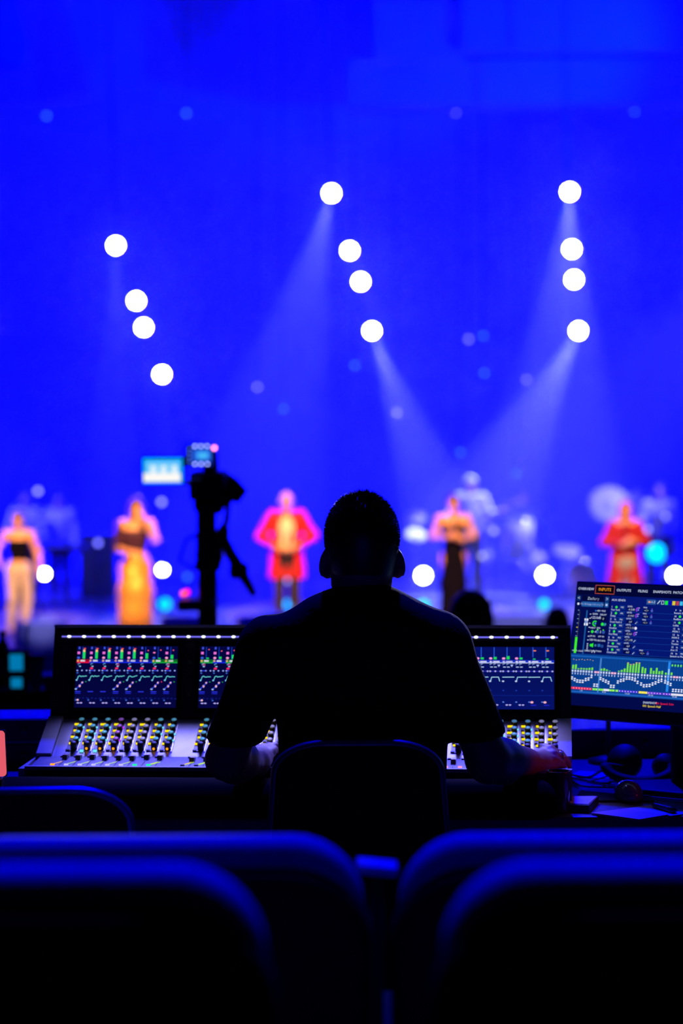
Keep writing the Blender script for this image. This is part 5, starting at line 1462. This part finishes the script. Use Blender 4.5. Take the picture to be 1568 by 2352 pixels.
# coral tablet at the left edge
tb_ = thing('tablet', 'coral-pink glowing tablet leaning at the left edge', 'tablet', P(-22, 1785, 5.15), rot=(R(-8), R(-3), 0))
hh = S(107, 5.15)
bevel(MB().rbox((0, .004, hh / 2), (.072, .008, hh), .003).build('case', M_dark, tb_), .002)
def rrect(w_, h_, r_):
    out = []
    for (cx_, cy_, a0) in ((w_ / 2 - r_, h_ - r_, 0), (-w_ / 2 + r_, h_ - r_, 90), (-w_ / 2 + r_, r_, 180), (w_ / 2 - r_, r_, 270)):
        for k_ in range(5):
            a = R(a0 + 22.5 * k_); out.append((cx_ + r_ * math.cos(a), cy_ + r_ * math.sin(a)))
    return out
MB().prism(rrect(.070, hh - .002, .008), 'y', -.0022, -.0012).build('screen', emis('coral_screen', rgb(228, 92, 108), 1.0), tb_)
c = P(-22, 1795, 5.15)
st_ = thing('tablet_stand', 'low black stand holding the coral tablet', 'stand', (tb_.location.x, tb_.location.y + .01, DESK))
bevel(MB().box((0, 0, (tb_.location.z - DESK) / 2 - .001), (.05, .06, tb_.location.z - DESK - .002)).build('foot', M_dark, st_), .002)
MB().box((0, .03, (tb_.location.z - DESK) + .02), (.04, .006, .06)).build('back_plate', M_dark, st_)

wr_ = thing('wrist_rest', 'long black padded rest along the front of the console', 'wrist rest', (-.15, 5.165, DESK))
V, Q = sdf_mesh([rc((-.60, .03, .03), (.56, -.07, .03), .045, .045, cut=[((0, 0, .001), (0, 0, -1))]), rc((-.60, -.02, .02), (.56, -.085, .02), .045, .04, cut=[((0, 0, .001), (0, 0, -1))])], .012, .03)
np_object('pad', V, Q, mat('black_foam', (0.004, 0.004, 0.005), 0.95, var=0.3, scale=200, spec=0.05), wr_)

# ------------------------------------------------------------------ between the desk and the stage
def floor_z(y): return -.2 - (2.23 / 22.1) * (y - 6.3)
# side table with drinks
ty = 9.0; tz = P(60, 1590, ty).z
t = thing('side_table', 'black folding table with drinks beyond the desk at the left', 'table', (P(30, 1590, ty).x - .15, ty + .3, floor_z(ty + .3)))
hz_ = tz - floor_z(ty + .3)
bevel(MB().box((0, 0, hz_ - .015), (1.3, .6, .03)).build('table_top', M_desk, t), .004)
MB().box((0, -.29, hz_ - .09), (1.3, .02, .18)).build('apron', M_dark, t)
for sx in (-1, 1):
    for sy in (-1, 1):
        MB().tube([(sx * .58, sy * .25, 0), (sx * .58, sy * .25, hz_ - .03)], .016, 8).build('leg', M_black, t)
E_teal = mat('teal_bottle', (0.02, 0.45, 0.5), 0.1, var=.1, trans=.0)
def bottle(px, py_base, d, h, r_, mt, capm, label, name='bottle'):
    c = P(px, py_base, d)
    t = thing(name, label, 'bottle', (c.x, c.y, tz + .001))
    MB().lathe([(0, 0), (r_ * .95, 0), (r_, .006), (r_, h * .62), (r_ * .8, h * .72), (r_ * .38, h * .84), (r_ * .38, h * .93), (0, h * .93)], 18).build('glass', mt, t)
    MB().lathe([(r_ * .45, h * .92), (r_ * .45, h), (0, h)], 12).build('cap', capm, t)
    MB().lathe([(r_ * 1.01, h * .2), (r_ * 1.01, h * .5)], 18).build('bottle_label', M_paper, t)
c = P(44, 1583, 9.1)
t = thing('glowbox', 'small stacked receiver with two teal displays on the far side table', 'glowbox', (c.x, c.y, tz + .001))  # added glowing boxes standing in for teal-lit bottles
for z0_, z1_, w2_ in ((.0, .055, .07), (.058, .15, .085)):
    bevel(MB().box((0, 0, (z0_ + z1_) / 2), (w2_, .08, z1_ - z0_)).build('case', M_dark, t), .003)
    MB().box((-.004, -.041, (z0_ + z1_) / 2), (w2_ * .58, .003, (z1_ - z0_) * .66)).build('glow_face', emis('teal_glow', rgb(0, 120, 175), 1.0), t)
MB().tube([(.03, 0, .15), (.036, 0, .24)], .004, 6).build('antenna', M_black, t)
bottle(8, 1583, 9.2, .21, .03, M_gloss, M_black, 'dark bottle at the left edge of the far side table')
c = P(82, 1583, 9.1)
t = thing('paper_cup', 'paper cup with a brown lid on the far side table', 'cup', (c.x, c.y, tz + .001))
MB().lathe([(0, 0), (.024, 0), (.036, .115), (0, .115)], 18).build('cup', M_white_cloth, t)
MB().lathe([(.038, .112), (.038, .122), (.033, .130), (0, .130)], 18).build('lid', mat('brown_lid', (.35, .12, .03), .5), t)
c = P(112, 1583, 9.1)
t = thing('small_cup', 'small dark cup at the right end of the far side table', 'cup', (c.x, c.y, tz + .001))
MB().lathe([(0, 0), (.022, 0), (.026, .05), (.024, .05), (.021, .004), (0, .004)], 16).build('cup', M_gloss, t)
MB().tube([(.025, 0, .04), (.042, 0, .034), (.042, 0, .016), (.024, 0, .012)], .004, 6).build('handle', M_gloss, t)

# broadcast camera on its column
CD = 10.0
c0 = P(478, 1430, CD)
cz = floor_z(c0.y)
rig = thing('broadcast_camera', 'black broadcast camera on a tripod column with two lit screens', 'camera', (c0.x, c0.y, cz))
def K_(px, py, dd=0.0): 
    q = P(px, py, CD + dd); return q - V3((c0.x, c0.y, cz))
def kbox(name, x0, y0, x1, y1, dep, mt, dd=0.0, bv=.01):
    a, b = K_(x0, y1, dd), K_(x1, y0, dd)
    return bevel(MB().box((a + b) / 2, (b.x - a.x, dep, b.z - a.z)).build(name, mt, rig), bv)
def ktube(name, pts, r_, mt=M_black, n=8, dd=0.0):
    return MB().tube([K_(x_, y_, dd) for x_, y_ in pts], r_, n).build(name, mt, rig)
kbox('camera_body', 440, 1082, 520, 1146, .34, M_black, .1)
kbox('top_handle', 468, 1068, 500, 1084, .2, M_black, .1)
kbox('matte_box', 436, 1098, 462, 1142, .16, M_black, -.12)
ktube('lens', [(505, 1108), (530, 1122), (558, 1142)], [.055, .05, .035], n=14, dd=.16)
kbox('battery', 512, 1086, 528, 1124, .12, M_black, .12)
ktube('shotgun_microphone', [(492, 1030), (496, 1078)], .012)
kbox('lens_shade', 506, 1128, 532, 1160, .1, M_black, .14)
# operator monitor
mcase = kbox('operator_monitor', 324, 1046, 424, 1114, .035, M_black, -.1)
a = K_(329, 1110, -.13); 
k = INK(); w_, h_ = S(90, CD - .13), S(57, CD - .13)
k.layer = 0; k.rect(0, 0, w_, h_, C(0, 170, 255)); k.layer = 1
k.rect(.01 * w_, .06 * h_, .95 * w_, .40 * h_, C(255, 250, 245)); k.rect(.08 * w_, .4 * h_, .92 * w_, .85 * h_, C(120, 205, 250))
for x_ in (.26, .52, .80): k.dot(x_ * w_, .55 * h_, .08 * w_, .17 * h_, C(225, 245, 255), 2)
k.build('monitor_screen', mcase, a, (R(90), 0, 0))
ktube('monitor_arm', [(424, 1108), (442, 1112)], .012)
vf = kbox('viewfinder', 424, 1018, 492, 1074, .05, M_black, -.05)
a = K_(432, 1070, -.085); k = INK(); w_, h_ = S(56, CD), S(48, CD)
k.layer = 0; k.rect(0, 0, w_, h_, C(4, 30, 150)); k.layer = 1; k.rect(.22 * w_, .25 * h_, .92 * w_, .78 * h_, C(40, 110, 235)); k.layer = 2; k.rect(.4 * w_, .35 * h_, .8 * w_, .62 * h_, C(70, 190, 250)); k.layer = 3
BR = tuple(6.0 * q for q in C(150, 165, 255))
for x_ in (.28, .53, .78):
    k.dot(x_ * w_, .93 * h_, .0045, .0045, BR); k.dot(x_ * w_, .08 * h_, .0045, .0045, BR)
for y_ in (.2, .4, .6, .8): k.dot(.05 * w_, y_ * h_, .003, .003, tuple(3 * q for q in C(90, 130, 220)))
k.build('viewfinder_screen', vf, a, (R(90), 0, 0))
MB().ball(K_(492, 1029, -.08), .008, 8).build('tally_lamp', emis('tally_pink', rgb(255, 130, 190), 6), rig)
# head, column and legs
kbox('pan_head', 446, 1146, 500, 1170, .16, M_black, .1)
ktube('column', [(474, 1165), (474, 1220)], .042, n=14, dd=.1)
kbox('clamp_block', 452, 1218, 512, 1292, .13, M_black, .1)
ktube('lower_column', [(477, 1285), (477, 1436)], .042, n=14, dd=.1)
MB().tube([K_(477, 1436, .1), V3((0, .1, .25))], .042, 14).build('lower_column', M_black, rig)
kbox('control_box', 450, 1262, 466, 1284, .1, M_black, .06)
kbox('zoom_control', 500, 1208, 526, 1240, .08, M_black, .04, .015)
kbox('tilt_block', 450, 1150, 512, 1180, .14, M_black, .06, .015)
kbox('counterbalance', 448, 1280, 508, 1312, .12, M_black, .08, .02)
ktube('pan_bar', [(510, 1226), (528, 1270), (546, 1300), (584, 1368)], [.018, .024, .026, .014], dd=-.05)
kbox('pan_grip', 526, 1292, 570, 1330, .05, M_black, -.05, .02)
ktube('cable_loop', [(455, 1228), (428, 1238), (412, 1288), (440, 1304), (455, 1306)], .008, dd=.02)
kbox('counterweight', 410, 1374, 494, 1400, .2, M_black, .1)
for sgx, sgy in ((-.42, -.3), (.45, -.28), (.0, .5)):
    MB().tube([V3((0, .1, .48)), V3((sgx, .1 + sgy, .02))], .024, 8).build('leg', M_black, rig)
ktube('pan_bar', [(500, 1160), (524, 1164), (520, 1200), (500, 1226)], .014, dd=-.04)
for px, py, e_, lb in ((421, 1363, emis('led_orange_red', rgb(255, 80, 0), 2.2), 'small orange lamp beside the camera column'), (429, 1360, emis('led_crimson', rgb(255, 0, 60), 2.0), 'small crimson lamp beside the orange one by the camera column')):
    MB().ball(K_(px, py, .10 if px < 425 else .16), .0125, 10).build('status_lamp', e_, rig)['label'] = lb

# heads of the audience in front of the stage
def seated(px, py_top, d, label, wd, hgt=1.27):
    top = P(px, py_top, d); fz = floor_z(top.y)
    s = (top.z - fz) / hgt
    t = thing('person', label, 'person', (top.x, top.y, fz)); t.scale = (s * wd, s, s)
    J = dict(head=(0, .0, 1.155), neck=(0, -.02, 1.0), sl=(-.18, -.02, .94), sr=(.18, -.02, .94), el=(-.24, .06, .68), er=(.24, .06, .68), wl=(-.14, .26, .62), wr=(.14, .26, .62),
             hl=(-.09, -.02, .50), hr=(.09, -.02, .50), kl=(-.11, .40, .48), kr=(.11, .40, .48), al=(-.12, .36, .08), ar=(.12, .36, .08))
    pr = torso(J) + limbs(J, ('arms', 'legs')) + head_prims(J['head'], (0, 1, 0))
    for s_ in 'lr': pr += hand_prims(J['w' + s_], (0, 1, -.2), (0, 0, 1), (-1 if s_ == 'r' else 1, 0, 0), .95, .4, .0105) + [rc(V3(J['a' + s_]) + V3((0, 0, -.045)), V3(J['a' + s_]) + V3((0, .16, -.05)), .036, .028)]
    V, Q = sdf_mesh(pr, .014, .03); np_object('body', V, Q, M_skin, t)
    face_parts(t, J['head'], (0, 1, 0))
    tp = grow(torso(J)[:4], .02) + [rc(J['sl'], J['el'], .065, .056), rc(J['sr'], J['er'], .065, .056), rc(J['el'], J['wl'], .054, .04), rc(J['er'], J['wr'], .054, .04)]
    V, Q = sdf_mesh(tp, .014, .03); np_object('sweater', V, Q, M_blacktop, t)
    V, Q = sdf_mesh(grow(limbs(J, ('legs',)) + torso(J)[2:3], .016), .014, .03); np_object('trousers', V, Q, M_shorts, t)
    V, Q = sdf_mesh(hair_cap(J, (0, 1, 0), .12, .02), .012, .03); np_object('hair', V, Q, M_darkhair, t)
    sx_ = hall_seat(top.x, top.y - .30, fz - .03, 'hall seat under ' + label, 0)
    return t
seated(1081, 1364, 12.0, 'the larger dark-haired spectator\'s head above the right of the console', 1.0)
seated(1279, 1398, 20.0, 'the smaller dark-haired spectator\'s head left of the big monitor', 1.0)

# ------------------------------------------------------------------ theatrical haze over the stage
hz = bpy.data.materials.new('stage_haze'); hz.use_nodes = True
nt = hz.node_tree; nt.nodes.remove(nt.nodes['Principled BSDF'])
vs_ = nt.nodes.new('ShaderNodeVolumeScatter'); vs_.inputs['Density'].default_value = 0.018; vs_.inputs['Anisotropy'].default_value = 0.25
vs_.inputs['Color'].default_value = (1, 1, 1, 1)
nt.links.new(vs_.outputs[0], nt.nodes['Material Output'].inputs['Volume'])
hb = MB().box((0, 36.25, 3.55), (19.4, 7.2, 10.0)).build('haze', hz)
tag(hb, 'thin haze hanging over the whole stage', 'haze', kind='stuff')
hz.cycles.homogeneous_volume = True
SC.cycles.volume_bounces = 0
SC.cycles.max_bounces = 5
SC.cycles.diffuse_bounces = 1
SC.cycles.glossy_bounces = 2
SC.cycles.transmission_bounces = 4
SC.cycles.transparent_max_bounces = 6
SC.cycles.caustics_reflective = False
SC.cycles.caustics_refractive = False
SC.cycles.sample_clamp_indirect = 6.0
